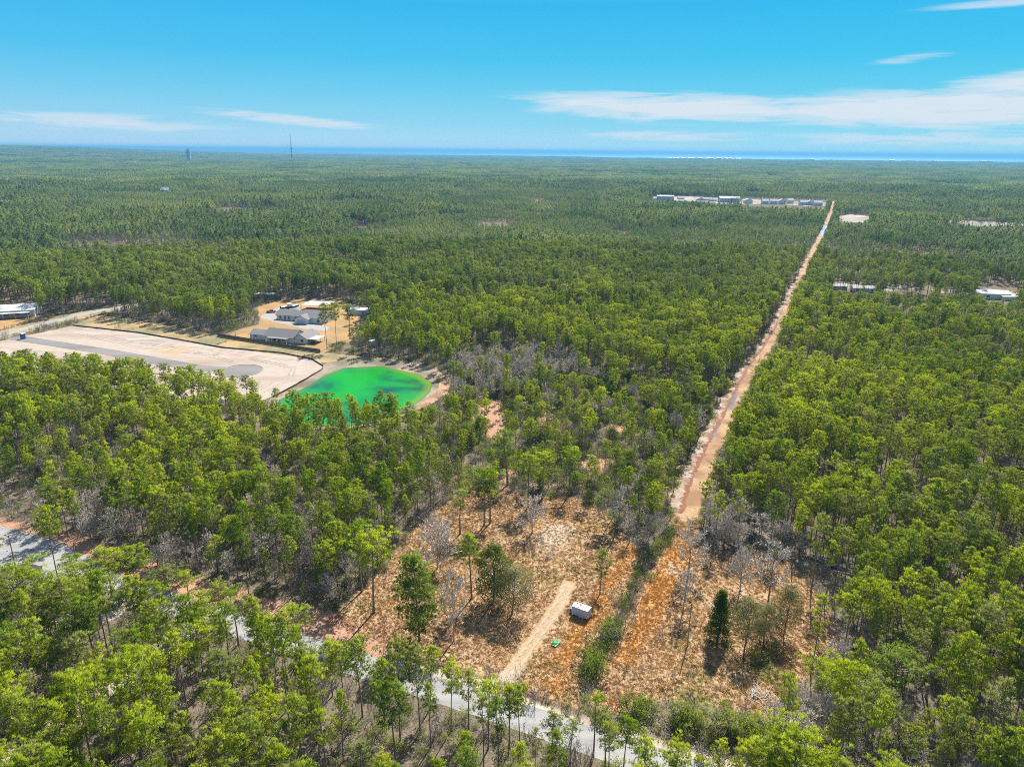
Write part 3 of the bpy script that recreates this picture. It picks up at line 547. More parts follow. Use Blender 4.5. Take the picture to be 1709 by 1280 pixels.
def scrub_mesh(seed, h, R, n=60):
    rg = np.random.default_rng(seed); cr = TM()
    for k in range(n // 6):
        an = rg.random()*6.28; d = unit(np.array([math.cos(an)*rg.random()*R/h, math.sin(an)*rg.random()*R/h, 1.])); ln = h*rg.uniform(.6, 1.); s = np.r_[rg.normal(0, .35*R, 2), 0]
        P = s+d*ln*np.array([0, .5, 1.])[:, None]+rg.normal(0, .08*ln, (3, 3))*[[0, 0, 0], [1, 1, 0], [1, 1, 0]]; cr.add(*tube(P, np.array([.035, .025, .012]), 3))
        m = 13; f = rg.uniform(.25, 1., (m, 1)); C = P[0]+(P[2]-P[0])*f; D = unit(d+rg.normal(0, .6, (m, 3))+[0, 0, .2]); cr.tris(blades(rg, C, D, rg.uniform(.2, .45, m)*ln, np.full(m, .05)))
    return cr.get()
def tuft_mesh(seed, h, n=16, sp=.28):
    rg = np.random.default_rng(seed); an = rg.random(n)*6.28; C = np.c_[rg.normal(0, sp*.6, (n, 2)), np.zeros(n)]-[0, 0, .04]; D = unit(np.c_[np.cos(an)*.7, np.sin(an)*.7, rg.uniform(.35, 1.1, n)])
    return blades(rg, C, D, rg.uniform(.6, 1.1, n)*h, rg.uniform(.06, .12, n)).reshape(-1, 3), np.arange(3*n).reshape(n, 3)
def joined(name, a, b, ma, mb):
    V = np.concatenate([a[0], b[0]]); F = np.concatenate([a[1], b[1]+len(a[0])]); me = mesh_from(name, V, F, [ma, mb], np.r_[np.zeros(len(a[1])), np.ones(len(b[1]))]); me.polygons.foreach_set('use_smooth', [True]*len(me.polygons)); me.normals_split_custom_set_from_vertices(np.concatenate([a[2], b[2]]).astype(np.float32)); return me

PINE_SPEC = [  # height, crown base, radius, branches, gap, clumps, flatness, look
    (17.0, .62, 3.7, 28, 0, 3.2, .9, 'flat-topped'), (16.0, .54, 3.1, 30, 0, 2.8, .5, 'round-crowned'), (18.0, .52, 2.2, 30, 0, 2.0, .2, 'slender'), (17.0, .58, 2.9, 19, 0, 2.3, .4, 'thinly needled'),
    (15.5, .46, 3.2, 38, 0, 2.8, .3, 'full-crowned'), (18.5, .50, 2.9, 32, .16, 2.6, .5, 'two-tiered'), (16.5, .55, 4.1, 32, 0, 3.3, .9, 'wide-crowned'), (12.0, .38, 2.3, 28, 0, 2.0, .1, 'small young')]
PINES = []
for k, s in enumerate(PINE_SPEC):
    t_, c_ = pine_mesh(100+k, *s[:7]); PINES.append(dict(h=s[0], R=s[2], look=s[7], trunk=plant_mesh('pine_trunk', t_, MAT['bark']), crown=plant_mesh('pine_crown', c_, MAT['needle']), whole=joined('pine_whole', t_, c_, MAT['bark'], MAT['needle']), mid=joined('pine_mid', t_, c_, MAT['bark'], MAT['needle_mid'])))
BARE = []
for k, (h, sp_, low, n1, look) in enumerate([(9, 3.8, .28, 15, 'spreading'), (11, 3.4, .30, 17, 'upright'), (7, 3.8, .12, 27, 'low rounded'), (12, 2.8, .35, 18, 'tall narrow')]):
    t_, c_ = bare_mesh(200+k, h, sp_, low, n1); BARE.append(dict(h=h, R=sp_, look=look, trunk=plant_mesh('bare_trunk', t_, MAT['scrub']), crown=plant_mesh('bare_crown', c_, MAT['twig']), whole=joined('bare_whole', t_, c_, MAT['scrub'], MAT['twig'])))
BROAD = []
for k, (h, R, base, nb, lf, sh, mt, look) in enumerate([(10, 3.6, .15, 34, .26, 1.0, 'leaf', 'rounded dark evergreen'), (9, 4.4, .28, 34, .22, .9, 'leaf_grey', 'spreading grey-green'), (11, 2.6, .05, 44, .24, -1, 'leaf', 'conical dark evergreen'), (13, 3.4, .06, 60, .27, .75, 'needle', 'full leafy')]):
    t_, c_ = broad_mesh(300+k, h, R, base, nb, lf, 230, sh) if k < 3 else pine_mesh(300, 13, .10, 3.5, 62, 0, 3.2, .1)
    BROAD.append(dict(h=h, R=R, look=look, trunk=plant_mesh('leafy_trunk', t_, MAT['bark']), crown=plant_mesh('leafy_crown', c_, MAT[mt]), whole=joined('leafy_whole', t_, c_, MAT['bark'], MAT[mt])))
BUSH = []
for k, (h, R, mt) in enumerate([(2.2, 1.5, 'bush'), (2.8, 1.7, 'bush'), (2.0, 1.8, 'leaf'), (2.4, 1.6, 'leaf_grey')]):
    t_, c_ = bush_mesh(400+k, h, R); BUSH.append(dict(h=h, R=R, whole=joined('bush_whole', t_, c_, MAT['scrub'], MAT[mt])))
SCRUB = [plant_mesh('scrub_whole', scrub_mesh(500+k, h, R), MAT['scrub']) for k, (h, R) in enumerate([(2.6, 1.2), (3.6, 1.5), (1.8, 1.3)])]

# ------------------------------------------------------------------ plants: where they stand
VIS = [[(1124, 858), (1133, 815), (1148, 780), (1170, 738), (1193, 698), (1215, 657), (1237, 615), (1264, 582), (1295, 540), (1328, 475), (1345, 440), (1366, 398), (1383, 360), (1390, 336), (1394, 336), (1388, 362), (1370, 398), (1349, 440), (1332, 475), (1306, 540), (1286, 582), (1264, 615), (1242, 657), (1223, 700), (1204, 738), (1186, 780), (1172, 818), (1160, 858)],
       [(362, 556), (425, 542), (418, 524), (432, 512), (495, 503), (525, 500), (585, 513), (620, 510), (620, 522), (590, 540), (560, 560), (545, 588), (500, 584), (420, 572)],
       [(0, 545), (165, 519), (215, 531), (500, 585), (545, 600), (540, 615), (500, 640), (430, 628), (230, 592), (0, 582)],
       [(545, 606), (730, 618), (752, 640), (700, 684), (670, 660), (640, 650), (540, 640)], [(0, 505), (66, 514), (66, 535), (0, 545)],
       [(690, 1000), (790, 1100), (840, 1125), (960, 1150), (1060, 1180), (1240, 1170), (1330, 1110), (1300, 1000), (1130, 930), (1000, 880), (880, 850), (780, 860)],
       [(0, 893), (115, 927), (100, 952), (70, 945), (0, 952)], [(560, 1015), (650, 960), (690, 960), (680, 1060), (640, 1075), (570, 1040)],
       [(1628, 474), (1695, 478), (1709, 500), (1640, 498)], [(1388, 470), (1450, 474), (1455, 486), (1390, 484)], [(940, 1000), (1000, 1000), (1000, 1090), (920, 1090)], [(1124, 848), (1166, 848), (1174, 905), (1150, 1000), (1100, 1000), (1116, 905)], [(1240, 331), (1380, 335), (1378, 346), (1240, 343)]]+FAR_SAND[:4]
BLOCK = [(LOT, 1.5), (POND, 1), (BANK, .5), (YARD, 0), (SOD, 0), (WAREYARD, 0), (FIELD_A, -1), (FIELD_B, -1)]
def south(x, y): return (x-ROAD[3][0])*(ROAD[3][1]-ROAD[2][1])-(y-ROAD[3][1])*(ROAD[3][0]-ROAD[2][0]) > 0
def blocked(x, y, hgt, pad=0.0, vis=True):
    b = dline(x, y, ROAD) < 4.6+pad; b |= dline(x, y, STREET) < 7.5; b |= dline(x, y, DRIVEWAY) < 2.6; b |= dline(x, y, TRAIL) < trail_halfwidth(y)*.88; b |= dline(x, y, LANE) < 2.0
    b |= (dline(x, y, [G(60, 940), G(-80, 915)]) < 9)
    b |= (dline(x, y, ROAD) < 9.5+3*(vnoise(x, y, 7)-.5)) & (x < -10) & ~south(x, y)
    n = x.size
    for p, e in BLOCK+[(g, 0) for g in GAPS]+[(g, 0) for g in FAR_SAND_G]:
        lo, hi_ = p.min(0)-6, p.max(0)+6; i = np.where((x > lo[0]) & (x < hi_[0]) & (y > lo[1]) & (y < hi_[1]))[0]
        if len(i): b[i] |= sdist(x[i], y[i], p) > -e
    if vis:
        for z in (0, .55, .85, 1.0):
            u, v = proj(x, y, hgt*z+hill(x, y))
            for p in VIS: b |= inpoly(u, v, p)
    return b
def grid_points(d0, d1, sp_, amax, seed):
    rg = np.random.default_rng(seed); X = d1*math.sin(amax); gx, gy = np.meshgrid(np.arange(-X, X, sp_), np.arange(20, d1, sp_)); gx = gx.ravel()+rg.uniform(-.45, .45, gx.size)*sp_; gy = gy.ravel()+rg.uniform(-.45, .45, gy.size)*sp_
    r = np.hypot(gx, gy); k = (r >= d0) & (r < d1) & (np.abs(np.arctan2(gx, gy)) < amax); return gx[k], gy[k], rg
Z_BARE = [(GP(p), dn) for p, dn in ([[(740, 660), (760, 620), (850, 600), (940, 605), (1010, 640), (960, 668), (830, 664), (760, 690)], .55], [[(60, 860), (380, 1010), (545, 1020), (650, 930), (600, 860), (450, 880), (200, 820)], .40],
          [[(1128, 1015), (1140, 940), (1170, 880), (1300, 880), (1350, 935), (1200, 925), (1165, 1010)], .8], [[(1255, 1180), (1400, 1125), (1500, 1180), (1560, 1290), (1250, 1290)], .7], [[(0, 655), (180, 650), (230, 720), (120, 760), (0, 740)], .35],
          [[(1230, 930), (1330, 940), (1340, 1010), (1250, 1020)], .3], [[(200, 1290), (200, 1200), (600, 1190), (650, 1290)], .12])]
def bare_density(x, y):
    d = np.full(x.shape, .03)
    for p, dn in Z_BARE: d = np.maximum(d, np.where(inpoly(x, y, p), dn, 0))
    return d
def P_(bx, by, ty, cw, k, lab=None, kind='pine'): return dict(bx=bx, by=by, ty=ty, cw=cw, k=k, lab=lab, kind=kind)
HAND = [P_(624, 1021, 888, 76, 0, 'tall flat-crowned pine at the left edge of the clearing with a long trunk shadow'), P_(604, 986, 868, 56, 1, 'pine just behind the long-shadowed tall pine at the clearing edge'),
  P_(700, 1066, 926, 76, 3, 'tall full leafy tree green to the ground, in the left of the clearing', 'broad'), P_(787, 998, 886, 36, 2, 'slender pine in the middle of the clearing beside the round dark evergreen'),
  P_(824, 1000, 905, 64, 0, 'round dark evergreen tree in the middle of the clearing', 'broad'), P_(855, 1022, 945, 78, 1, 'spreading grey-green oak in the clearing left of the straw track', 'broad'),
  P_(730, 948, 880, 78, 2, 'low rounded pale grey leafless tree at the left back of the clearing', 'bare'), P_(757, 1068, 965, 62, 0, 'grey leafless tree right beside the tall full leafy tree', 'bare'),
  P_(1001, 990, 919, 34, 7, 'small thin pine standing alone behind the white trailer'), P_(768, 890, 817, 50, 3, 'thin pine at the back left of the clearing in front of the wood'), P_(808, 876, 780, 54, 0, 'left trunk of the close pair of tall pines at the back of the clearing'),
  P_(818, 872, 784, 46, 5, 'right one of the close pair of tall pines at the back of the clearing'), P_(881, 846, 757, 44, 1), P_(905, 832, 755, 42, 5), P_(950, 826, 750, 44, 3), P_(847, 808, 716, 40, 2), P_(1001, 712, 645, 26, 1), P_(1075, 700, 643, 26, 1), P_(900, 665, 606, 30, 4), P_(978, 640, 597, 18, 2),
  P_(1032, 882, 812, 38, 3, 'tall white-barked leafless tree at the back right corner of the clearing', 'bare'), P_(1050, 905, 850, 34, 1, None, 'bare'), P_(1082, 915, 858, 40, 0, None, 'bare'), P_(888, 888, 836, 58, 0, 'grey leafless tree with spreading limbs at the back centre of the clearing', 'bare'),
  P_(1197, 1068, 980, 46, 2, 'dark conical evergreen standing at the right side of the dry field', 'broad'), P_(1308, 1058, 978, 50, 1, 'narrow grey-green tree behind the shrubs on the right of the dry field', 'broad'), P_(1242, 1084, 998, 62, 1, 'grey-green tree with bent bare lower limbs between the two dark evergreens', 'broad'), P_(1275, 1070, 1005, 46, 1, None, 'broad'),
  P_(1148, 965, 888, 62, 0, None, 'bare'), P_(1140, 1020, 948, 48, 1, 'grey leafless tree nearest the utility pole in the field', 'bare'), P_(1282, 1003, 915, 74, 0, None, 'bare'), P_(1235, 985, 925, 50, 2, None, 'bare'), P_(1265, 905, 862, 52, 0, None, 'bare'), P_(1196, 895, 858, 46, 0, None, 'bare'),
  P_(1404, 1108, 984, 48, 3, 'leaning thin pine at the right edge of the dry field'), P_(1372, 1196, 1104, 78, 0, 'bright yellow-green wide pine standing above the scrub at the lower right'), P_(1440, 1262, 1141, 78, 6, 'bright broad pine directly right of and below the yellow-green wide pine'), P_(1478, 1202, 1090, 82, 6, 'broad pine showing pale limbs under its crown at the lower right'),
  P_(668, 1234, 1067, 54, 0, 'tallest trunked pine standing between camera and road left of the straw track mouth'), P_(701, 1221, 1080, 42, 1), P_(753, 1218, 1104, 40, 1), P_(719, 1244, 1133, 27, 2), P_(815, 1248, 1135, 50, 0), P_(850, 1252, 1135, 36, 2), P_(867, 1248, 1139, 40, 1), P_(990, 1264, 1161, 50, 3), P_(782, 1216, 1120, 34, 2), P_(605, 1194, 1060, 52, 1), P_(643, 1208, 1100, 50, 4),
  P_(921, 1268, 1186, 36, 1), P_(952, 1270, 1200, 36, 3), P_(1040, 1290, 1195, 44, 1), P_(1010, 1285, 1190, 34, 2), P_(575, 1180, 1075, 44, 1), P_(555, 1160, 1068, 40, 4), P_(228, 986, 912, 52, 4, 'yellow-green pine standing on the far edge of the road at the left'), P_(188, 996, 915, 54, 1), P_(288, 1012, 946, 56, 0), P_(318, 1014, 952, 44, 3), P_(374, 1042, 976, 46, 0), P_(398, 1076, 989, 44, 3),
  P_(501, 1102, 1011, 54, 3, 'lone pine on the near verge of the road beside the parked white car'), P_(432, 1086, 1018, 40, 3), P_(97, 1064, 977, 60, 0), P_(62, 1074, 947, 76, 6), P_(150, 1052, 962, 46, 1), P_(168, 1046, 965, 44, 2), P_(240, 1137, 1047, 60, 0), P_(20, 1125, 1040, 84, 6), P_(140, 1000, 940, 50, 1), P_(265, 1065, 970, 50, 1), P_(350, 1100, 1000, 50, 4), P_(45, 695, 600, 34, 3), P_(120, 705, 610, 32, 1),
  P_(546, 582, 505, 20, 1, 'left one of the three tall pines in front of the white house'), P_(562, 582, 506, 20, 0, 'middle one of the three tall pines in front of the white house'), P_(584, 566, 509, 24, 1, 'right one of the three tall pines in front of the white house'), P_(370, 980, 892, 40, 3), P_(405, 935, 860, 46, 1), P_(130, 975, 925, 40, 1)]
PTS = dict(pine=[], bare=[], broad=[], bush=[])      # each: x, y, variant, rotation, sx, sz, label
hx = []
for q in HAND:
    g = G(q['bx'], q['by']); h = height_at(q['bx'], q['by'], q['ty']); P = dict(pine=PINES, bare=BARE, broad=BROAD)[q['kind']][q['k']]
    dist = math.hypot(math.hypot(*g)*math.cos(PIT), 0)+H*math.sin(PIT); wid = q['cw']/FPX*dist/2
    sz = h/P['h']; sx = min(max(wid/P['R'], .6*sz), 1.7*sz); hx.append(g); PTS[q['kind']].append((g[0], g[1], q['k'], RNG.random()*6.28, sx, sz, q['lab']))
hx = np.array(hx)
def far_from_hand(x, y, r=3.2): return ((x[:, None]-hx[None, :, 0])**2+(y[:, None]-hx[None, :, 1])**2).min(1) > r*r
x, y, rg = grid_points(60, 700, 4.15, rad(47), 21)
den = .88*sstep(.22, .42, fbm(x, y, 20))*sstep(.22, .36, fbm(x+333, y-90, 70))+.06; so_ = south(x, y); u, v = proj(x, y, 0)
dr0 = dline(x, y, ROAD); den = np.where(so_, (.97-.78*sstep(16, 7, dr0))*sstep(.08, .34, fbm(x+7, y, 14)), den); den = np.where(so_ & (u > 540) & (u < 1130), np.where(v > 1258, .45, .07), den)
den = np.where(so_ & (u >= 1130), .55, den)
wall_ = np.maximum(np.maximum(sdist(x, y, SOD), sdist(x, y, BANK)), sdist(x, y, YARD)); den = np.where((wall_ > -15) & (wall_ < 0) & (y > 318+.0*x) & (u < 735), .97, den)
cen = inpoly(x, y, Z_CENTER); den = np.where(cen, .34, den); bd = bare_density(x, y); den = np.where(bd > .5, .12, np.where(bd > .3, .8, den))
k = rg.random(x.size) < den; x, y, so_, cen = x[k], y[k], so_[k], cen[k]
var = rg.choice(8, x.size, p=[.17, .18, .12, .11, .14, .10, .12, .06]); sc = rg.normal(1., .13, x.size).clip(.68, 1.32)*(.92+.22*(fbm(x, y, 60)-.5)*2); sc = np.where(cen, sc*.82, sc); strip = so_ & (u[k] > 540) & (u[k] < 1250); var = np.where(strip, np.array([1, 2, 3, 3, 1, 2, 3, 7])[var], var); sc = np.where(strip, sc*.88, sc)
PH = np.array([p['h'] for p in PINES]); k = ~blocked(x, y, PH[var]*sc) & far_from_hand(x, y)
x, y, var, sc = x[k], y[k], var[k], sc[k]; rot = rg.random(x.size)*6.28
for q in zip(x, y, var, rot, sc*rg.uniform(.60, .84, x.size)*np.where(so_[k], 1.15, 1.0), sc): PTS['pine'].append((*q, None))
# leafless trees, shrubs
x, y, rg = grid_points(70, 480, 4.2, rad(45), 22); k = rg.random(x.size) < bare_density(x, y); x, y = x[k], y[k]; var = rg.choice(4, x.size, p=[.34, .22, .3, .14]); sc = rg.uniform(.55, 1.0, x.size)
k = ~blocked(x, y, 9*sc) & far_from_hand(x, y, 2.4); 
for q in zip(x[k], y[k], var[k], rg.random(k.sum())*6.28, sc[k]*1.05, sc[k]): PTS['bare'].append((*q, None))
x, y, rg = grid_points(70, 420, 3.6, rad(45), 23); cen = inpoly(x, y, Z_CENTER)
zb = inpoly(x, y, GP([(1250, 1100), (1270, 1065), (1400, 1080), (1400, 1130), (1330, 1120)])); k = rg.random(x.size) < np.where(cen, .55, np.where(zb, .5, .05)); x, y, cen = x[k], y[k], cen[k]; k = ~blocked(x, y, 2.5+0*x) | (zb[k])
big = rg.random(x.size) < .2*cen
for a, b_, c, ok in zip(x, y, big, k):
    if not ok: continue
    if c: PTS['broad'].append((a, b_, int(rg.choice([0, 3, 0])), rg.random()*6.28, rg.uniform(.45, .7), rg.uniform(.4, .6), None))
    else: s = rg.uniform(.8, 1.5); PTS['bush'].append((a, b_, int(rg.choice(4, p=[.4, .3, .2, .1])), rg.random()*6.28, s*1.1, s, None))
for q in resample(HEDGE, 2.1): s = rg.uniform(.75, 1.45)*(1.25 if q[1] < 128 else .8); PTS['bush'].append((q[0]+rg.normal(0, .4), q[1]+rg.normal(0, .4), int(rg.choice([1, 2, 2])), rg.random()*6.28, s*.95, s, 'hedge'))
for q in resample([tuple(G(*p)) for p in ((1130, 1205), (1200, 1222), (1290, 1252), (1345, 1280))], 1.7):
    for r in range(2): s = rg.uniform(1.2, 1.9); PTS['bush'].append((q[0]+rg.normal(0, .9), q[1]+rg.normal(0, .9), int(rg.choice([0, 1, 3])), rg.random()*6.28, s*.9, s, 'row'))
for bx_, by_, s in ((1119, 868, .8), (1127, 872, .7), (1137, 874, .45), (1149, 873, .4), (1159, 872, .7), (1166, 872, .8), (1121, 882, .7), (1170, 880, 1.0)): g = G(bx_, by_); PTS['bush'].append((g[0], g[1], int(RNG.choice([0, 2, 3])), RNG.random()*6.28, s, s*.9, 'gate'))
g = G(1068, 1195)
for q in resample(TRAIL[1:9], 3.2):
    for sd in (-1, 1):
        if RNG.random() < .5: s = RNG.uniform(.35, .9); PTS['bush'].append((q[0]+sd*RNG.uniform(4.2, 6.2), q[1]+RNG.normal(0, 1), int(RNG.choice(4)), RNG.random()*6.28, s*1.1, s, 'trail'))
for r in range(3): PTS['bush'].append((g[0]+rg.normal(0, .7), g[1]+rg.normal(0, .5), r % 2, r*2., 1.5, 1.6, 'lone'))

# ------------------------------------------------------------------ plants: things
def place_txt(x, y):
    u, v = proj(np.array([x]), np.array([y]), 0); u, v = float(u[0]), float(v[0])
    if south(x, y):
        if u < 130: return 'in the lower left corner'
        if u < 330: return 'beside the pale driveway near the road'
        if u < 540: return 'on the near verge between driveway and white car'
        if u < 760: return 'on the near verge left of the straw track mouth'
        if u < 1010: return 'on the near verge facing the straw track mouth'
        return 'where the road leaves the photo'
    if u < 300: return 'in the wood between sandy lot and road junction' if v > 690 else 'at the near edge of the sandy lot'
    if u < 560 and v > 860: return 'at the dark wood edge across the road'
    if u < 760: return 'in the wood between green pond and clearing' if v > 735 else 'on the near shore of the green pond'
    X, Y = np.array([x]), np.array([y]); dt = float(dline(X, Y, TRAIL)[0]); dp = float(-sdist(X, Y, BANK)[0]); df = float(-max(sdist(X, Y, FIELD_A)[0], sdist(X, Y, FIELD_B)[0])); dg = min(float(-sdist(X, Y, g_)[0]) for g_ in GAPS[:6])
    if u < 1190 and v < 900:
        if df < 12: return 'at the back edge of the dry clearing'
        if dt < 16: return 'along the left side of the sandy trail'
        if dp < 32: return 'near the path right of the green pond'
        if dg < 9: return 'around the bare reddish patches behind the clearing'
        return 'in the shrubby wood left of the sandy trail' if u > 960 else 'in the shrubby wood right of the green pond'
    if u < 1190: return 'at the side edge of the dry clearing'
    if v < 830: return 'along the right side of the sandy trail' if dt < 16 else ('in the wood two rows right of the sandy trail' if dt < 32 else 'deep in the wood right of the sandy trail')
    if u < 1420 and v < 960: return 'at the wood edge behind the dry field'
    if u < 1520: return 'at the right border of the dry field' if v < 1130 else 'in the scrub below the right end of the field'
    return 'in the lower right corner' if v > 1090 else 'at the right border of the photo'
def size_txt(q, P): return 'tall ' if P['h']*q[5] > 18.2 else ('short ' if P['h']*q[5] < 13.2 else '')
def colour_txt(u): return ''
def plant_thing(name, cat, P, q, label, group, parts=('trunk', 'crown')):
    x, y, k, r, sx, sz, _ = q; t = thing(name, label, cat, (x, y, float(gz(np.array([x]), np.array([y]))[0])-.05), r, group, (sx, sx, sz))
    for p in parts: link(p, P[p], t)
    return t
def in_view(x, y):
    u, v = proj(x, y, 0); u2, v2 = proj(x, y, 14.0); return (u > -25) & (u < 1734) & ((v2 < 1290)) & (v > 0)
REST = {}
for kind, protos, name, cat, lim in (('pine', PINES, 'pine_tree', 'tree', 300), ('bare', BARE, 'bare_tree', 'tree', 260), ('broad', BROAD, 'evergreen_tree', 'tree', 200), ('bush', BUSH, 'bush', 'bush', 290)):
    A = PTS[kind]; xy = np.array([(q[0], q[1]) for q in A]); d = np.hypot(xy[:, 0], xy[:, 1]); vis = in_view(xy[:, 0], xy[:, 1]); order = np.argsort(np.where(vis, d, 1e9)+np.array([-1e6 if q[6] else 0 for q in A])*vis)
    chosen = set(int(i) for i in order[:lim] if vis[i]); REST[kind] = [q for i, q in enumerate(A) if i not in chosen]
    for i in sorted(chosen):
        q = A[i]; P = protos[q[2]]; pl = place_txt(q[0], q[1])
        if kind == 'bush':
            lab, grp = {'hedge': ('dark green bush in the overgrown fence row through the dry grass', 'bushes in the fence row'), 'row': ('yellow-green bush in the thicket along the bottom edge of the dry field', 'thicket bushes below the field'),
                        'trail': ('low shrub at the ragged edge of the long straight sandy trail', 'low shrubs edging the trail'), 'gate': ('shrub in the short row across the near end of the sandy trail', 'shrubs across the near end of the trail'), 'lone': ('bush in the small isolated clump between the field and the road', 'isolated clump of bushes')}.get(q[6], (f"{'big ' if q[5] > 1.2 else 'small ' if q[5] < .95 else ''}{('bright green', 'tall green', 'dark green', 'grey-green')[q[2]]} shrub {pl}", 'shrubs '+pl))
            tag(plant_thing(name, cat, dict(foliage=P['whole']), q, lab, grp, ('foliage',)))
        else:
            noun = {'pine': 'pine', 'bare': 'grey leafless tree', 'broad': 'tree'}[kind]
            plant_thing(name, cat, P, q, q[6] or f"{P['look']} {noun} {pl}", None if q[6] else f"{P['look']} {noun}s {pl}")

# ------------------------------------------------------------------ plants: the mass of the forest
def scatter(name, protos, x, y, z, idx, rot, sx, sz, tilt=None):
    col = bpy.data.collections.new(name+'_sources')
    for i, me in enumerate(protos): col.objects.link(bpy.data.objects.new('%s_source_%02d' % (name, i), me))
    n = len(x); me = bpy.data.meshes.new(name); me.vertices.add(n); me.vertices.foreach_set('co', np.c_[x, y, z].astype(np.float32).ravel())
    for nm, ty, arr, key in (('pick', 'INT', np.asarray(idx, np.int32), 'value'), ('turn', 'FLOAT_VECTOR', np.c_[np.zeros(n), np.zeros(n), rot].astype(np.float32).ravel(), 'vector'), ('size', 'FLOAT_VECTOR', np.c_[sx, sx, sz].astype(np.float32).ravel(), 'vector')):
        a = me.attributes.new(nm, ty, 'POINT'); a.data.foreach_set(key, arr)
    o = link(name, me, kind='stuff'); ng = bpy.data.node_groups.new(name+'_scatter', 'GeometryNodeTree')
    ng.interface.new_socket('Geometry', in_out='INPUT', socket_type='NodeSocketGeometry'); ng.interface.new_socket('Geometry', in_out='OUTPUT', socket_type='NodeSocketGeometry')
    gi = ng.nodes.new('NodeGroupInput'); go = ng.nodes.new('NodeGroupOutput'); ip = ng.nodes.new('GeometryNodeInstanceOnPoints'); ci = ng.nodes.new('GeometryNodeCollectionInfo')
    ci.inputs[0].default_value = col; ci.inputs['Separate Children'].default_value = True; ci.inputs['Reset Children'].default_value = True
    def at(nm, ty): a = ng.nodes.new('GeometryNodeInputNamedAttribute'); a.data_type = ty; a.inputs[0].default_value = nm; return a.outputs[0]
    ng.links.new(gi.outputs[0], ip.inputs['Points']); ng.links.new(ci.outputs[0], ip.inputs['Instance']); ip.inputs['Pick Instance'].default_value = True
    ng.links.new(at('pick', 'INT'), ip.inputs['Instance Index']); ng.links.new(at('turn', 'FLOAT_VECTOR'), ip.inputs['Rotation']); ng.links.new(at('size', 'FLOAT_VECTOR'), ip.inputs['Scale'])
    ng.links.new(ip.outputs[0], go.inputs[0]); md = o.modifiers.new('scatter', 'NODES'); md.node_group = ng; return o
def scatter_rest(name, kind, protos):
    A = REST[kind]
    if A: x, y, k, r, sx, sz = (np.array([q[i] for q in A]) for i in range(6)); scatter(name, [p['whole'] for p in protos], x, y, 0*x-.05, k, r, sx, sz)
REST['far_pine'] = [q for q in REST['pine'] if math.hypot(q[0], q[1])+60*float(RNG.random()-.5) > 430]; _ids = set(map(id, REST['far_pine'])); REST['pine'] = [q for q in REST['pine'] if id(q) not in _ids]
scatter_rest('pine_forest', 'pine', PINES); scatter_rest('middle_forest', 'far_pine', [dict(whole=p['mid']) for p in PINES]); scatter_rest('bare_woodland', 'bare', BARE); scatter_rest('evergreen_woodland', 'broad', BROAD); scatter_rest('shrubbery', 'bush', BUSH)
FARP = []
for k, s in enumerate([(17, .5, 2.9), (16, .45, 2.6), (18.5, .5, 2.2), (15, .4, 3.0), (12.5, .4, 2.2)]):
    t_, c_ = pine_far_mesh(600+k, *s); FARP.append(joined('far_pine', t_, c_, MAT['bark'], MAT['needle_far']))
t_, c_ = bare_mesh(650, 10, 3.4, .3, 8, .75); FARP.append(joined('far_bare', t_, c_, MAT['scrub'], MAT['scrub']))
x, y, rg = grid_points(700, 2300, 4.6, rad(41), 31); nz_ = fbm(x, y, 170, 4); k = rg.random(x.size) < .95*sstep(.29, .42, fbm(x+900, y, 75))+.05; x, y, nz_ = x[k], y[k], nz_[k]
idx = rg.choice(5, x.size); idx = np.where((nz_ > .62) & (rg.random(x.size) < .65), 5, idx); sc = rg.uniform(.75, 1.2, x.size)*np.select([(st := fbm(x-400, y+150, 300, 2)) < .36, st < .47, st < .62], [.58, .86, 1.04], .74); k = ~blocked(x, y, 16*sc)
scatter('far_forest', FARP, x[k], y[k], hill(x[k], y[k])-.1, idx[k], rg.random(k.sum())*6.28, sc[k], sc[k])
# beyond that, hectare patches of simple crowns
def patch_mesh(seed, size=110, n=360):
    rg = np.random.default_rng(seed); A = []; OUT = []; cr = TM()
    for _ in range(n):
        c = rg.uniform(-size/2, size/2, 2); h = rg.uniform(12, 19); R = rg.uniform(2.4, 4.0); m = 16; an = rg.random(m)*6.28; u = rg.random(m); rr = R*np.sqrt(rg.random(m))*(1-u**2)
        OUT.append(np.c_[rr*np.cos(an), rr*np.sin(an), 2.2*u*R-.3*R]); A.append(blades(rg, np.c_[c[0]+rr*np.cos(an), c[1]+rr*np.sin(an), h*(.45+.5*u)], unit(np.c_[np.cos(an), np.sin(an), np.full(m, .5)]+rg.normal(0, .5, (m, 3))), rg.uniform(1.6, 2.8, m), rg.uniform(1.4, 2.4, m)))
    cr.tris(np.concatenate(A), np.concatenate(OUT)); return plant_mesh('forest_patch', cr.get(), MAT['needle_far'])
PATCH = [patch_mesh(700+k) for k in range(5)]
x, y, rg = grid_points(2200, 13500, 100, rad(41), 32); cp = np.array([tuple(p) for p in cst]); cp_y = np.interp(x, cp[:, 0], cp[:, 1], left=1e9); k = (y < cp_y-120)
u, v = proj(x, y, hill(x, y)); k &= ~inpoly(u, v, FAR_SAND[4]); k &= (rg.random(x.size) < .985) & (fbm(x, y+5000, 420, 2) < .76)
sc = rg.uniform(.8, 1.12, x.size)*np.select([(st := fbm(x+7000, y, 800, 3)) < .38, st < .5, st < .63], [.6, .9, 1.1], .8); x, y, sc = x[k], y[k], sc[k]
scatter('distant_forest', PATCH, x, y, hill(x, y)-.5, rg.choice(5, x.size), rg.random(x.size)*6.28, np.ones(x.size), sc)
lo_f = np.minimum(FIELD_A.min(0), FIELD_B.min(0)); hi_f = np.maximum(FIELD_A.max(0), FIELD_B.max(0))
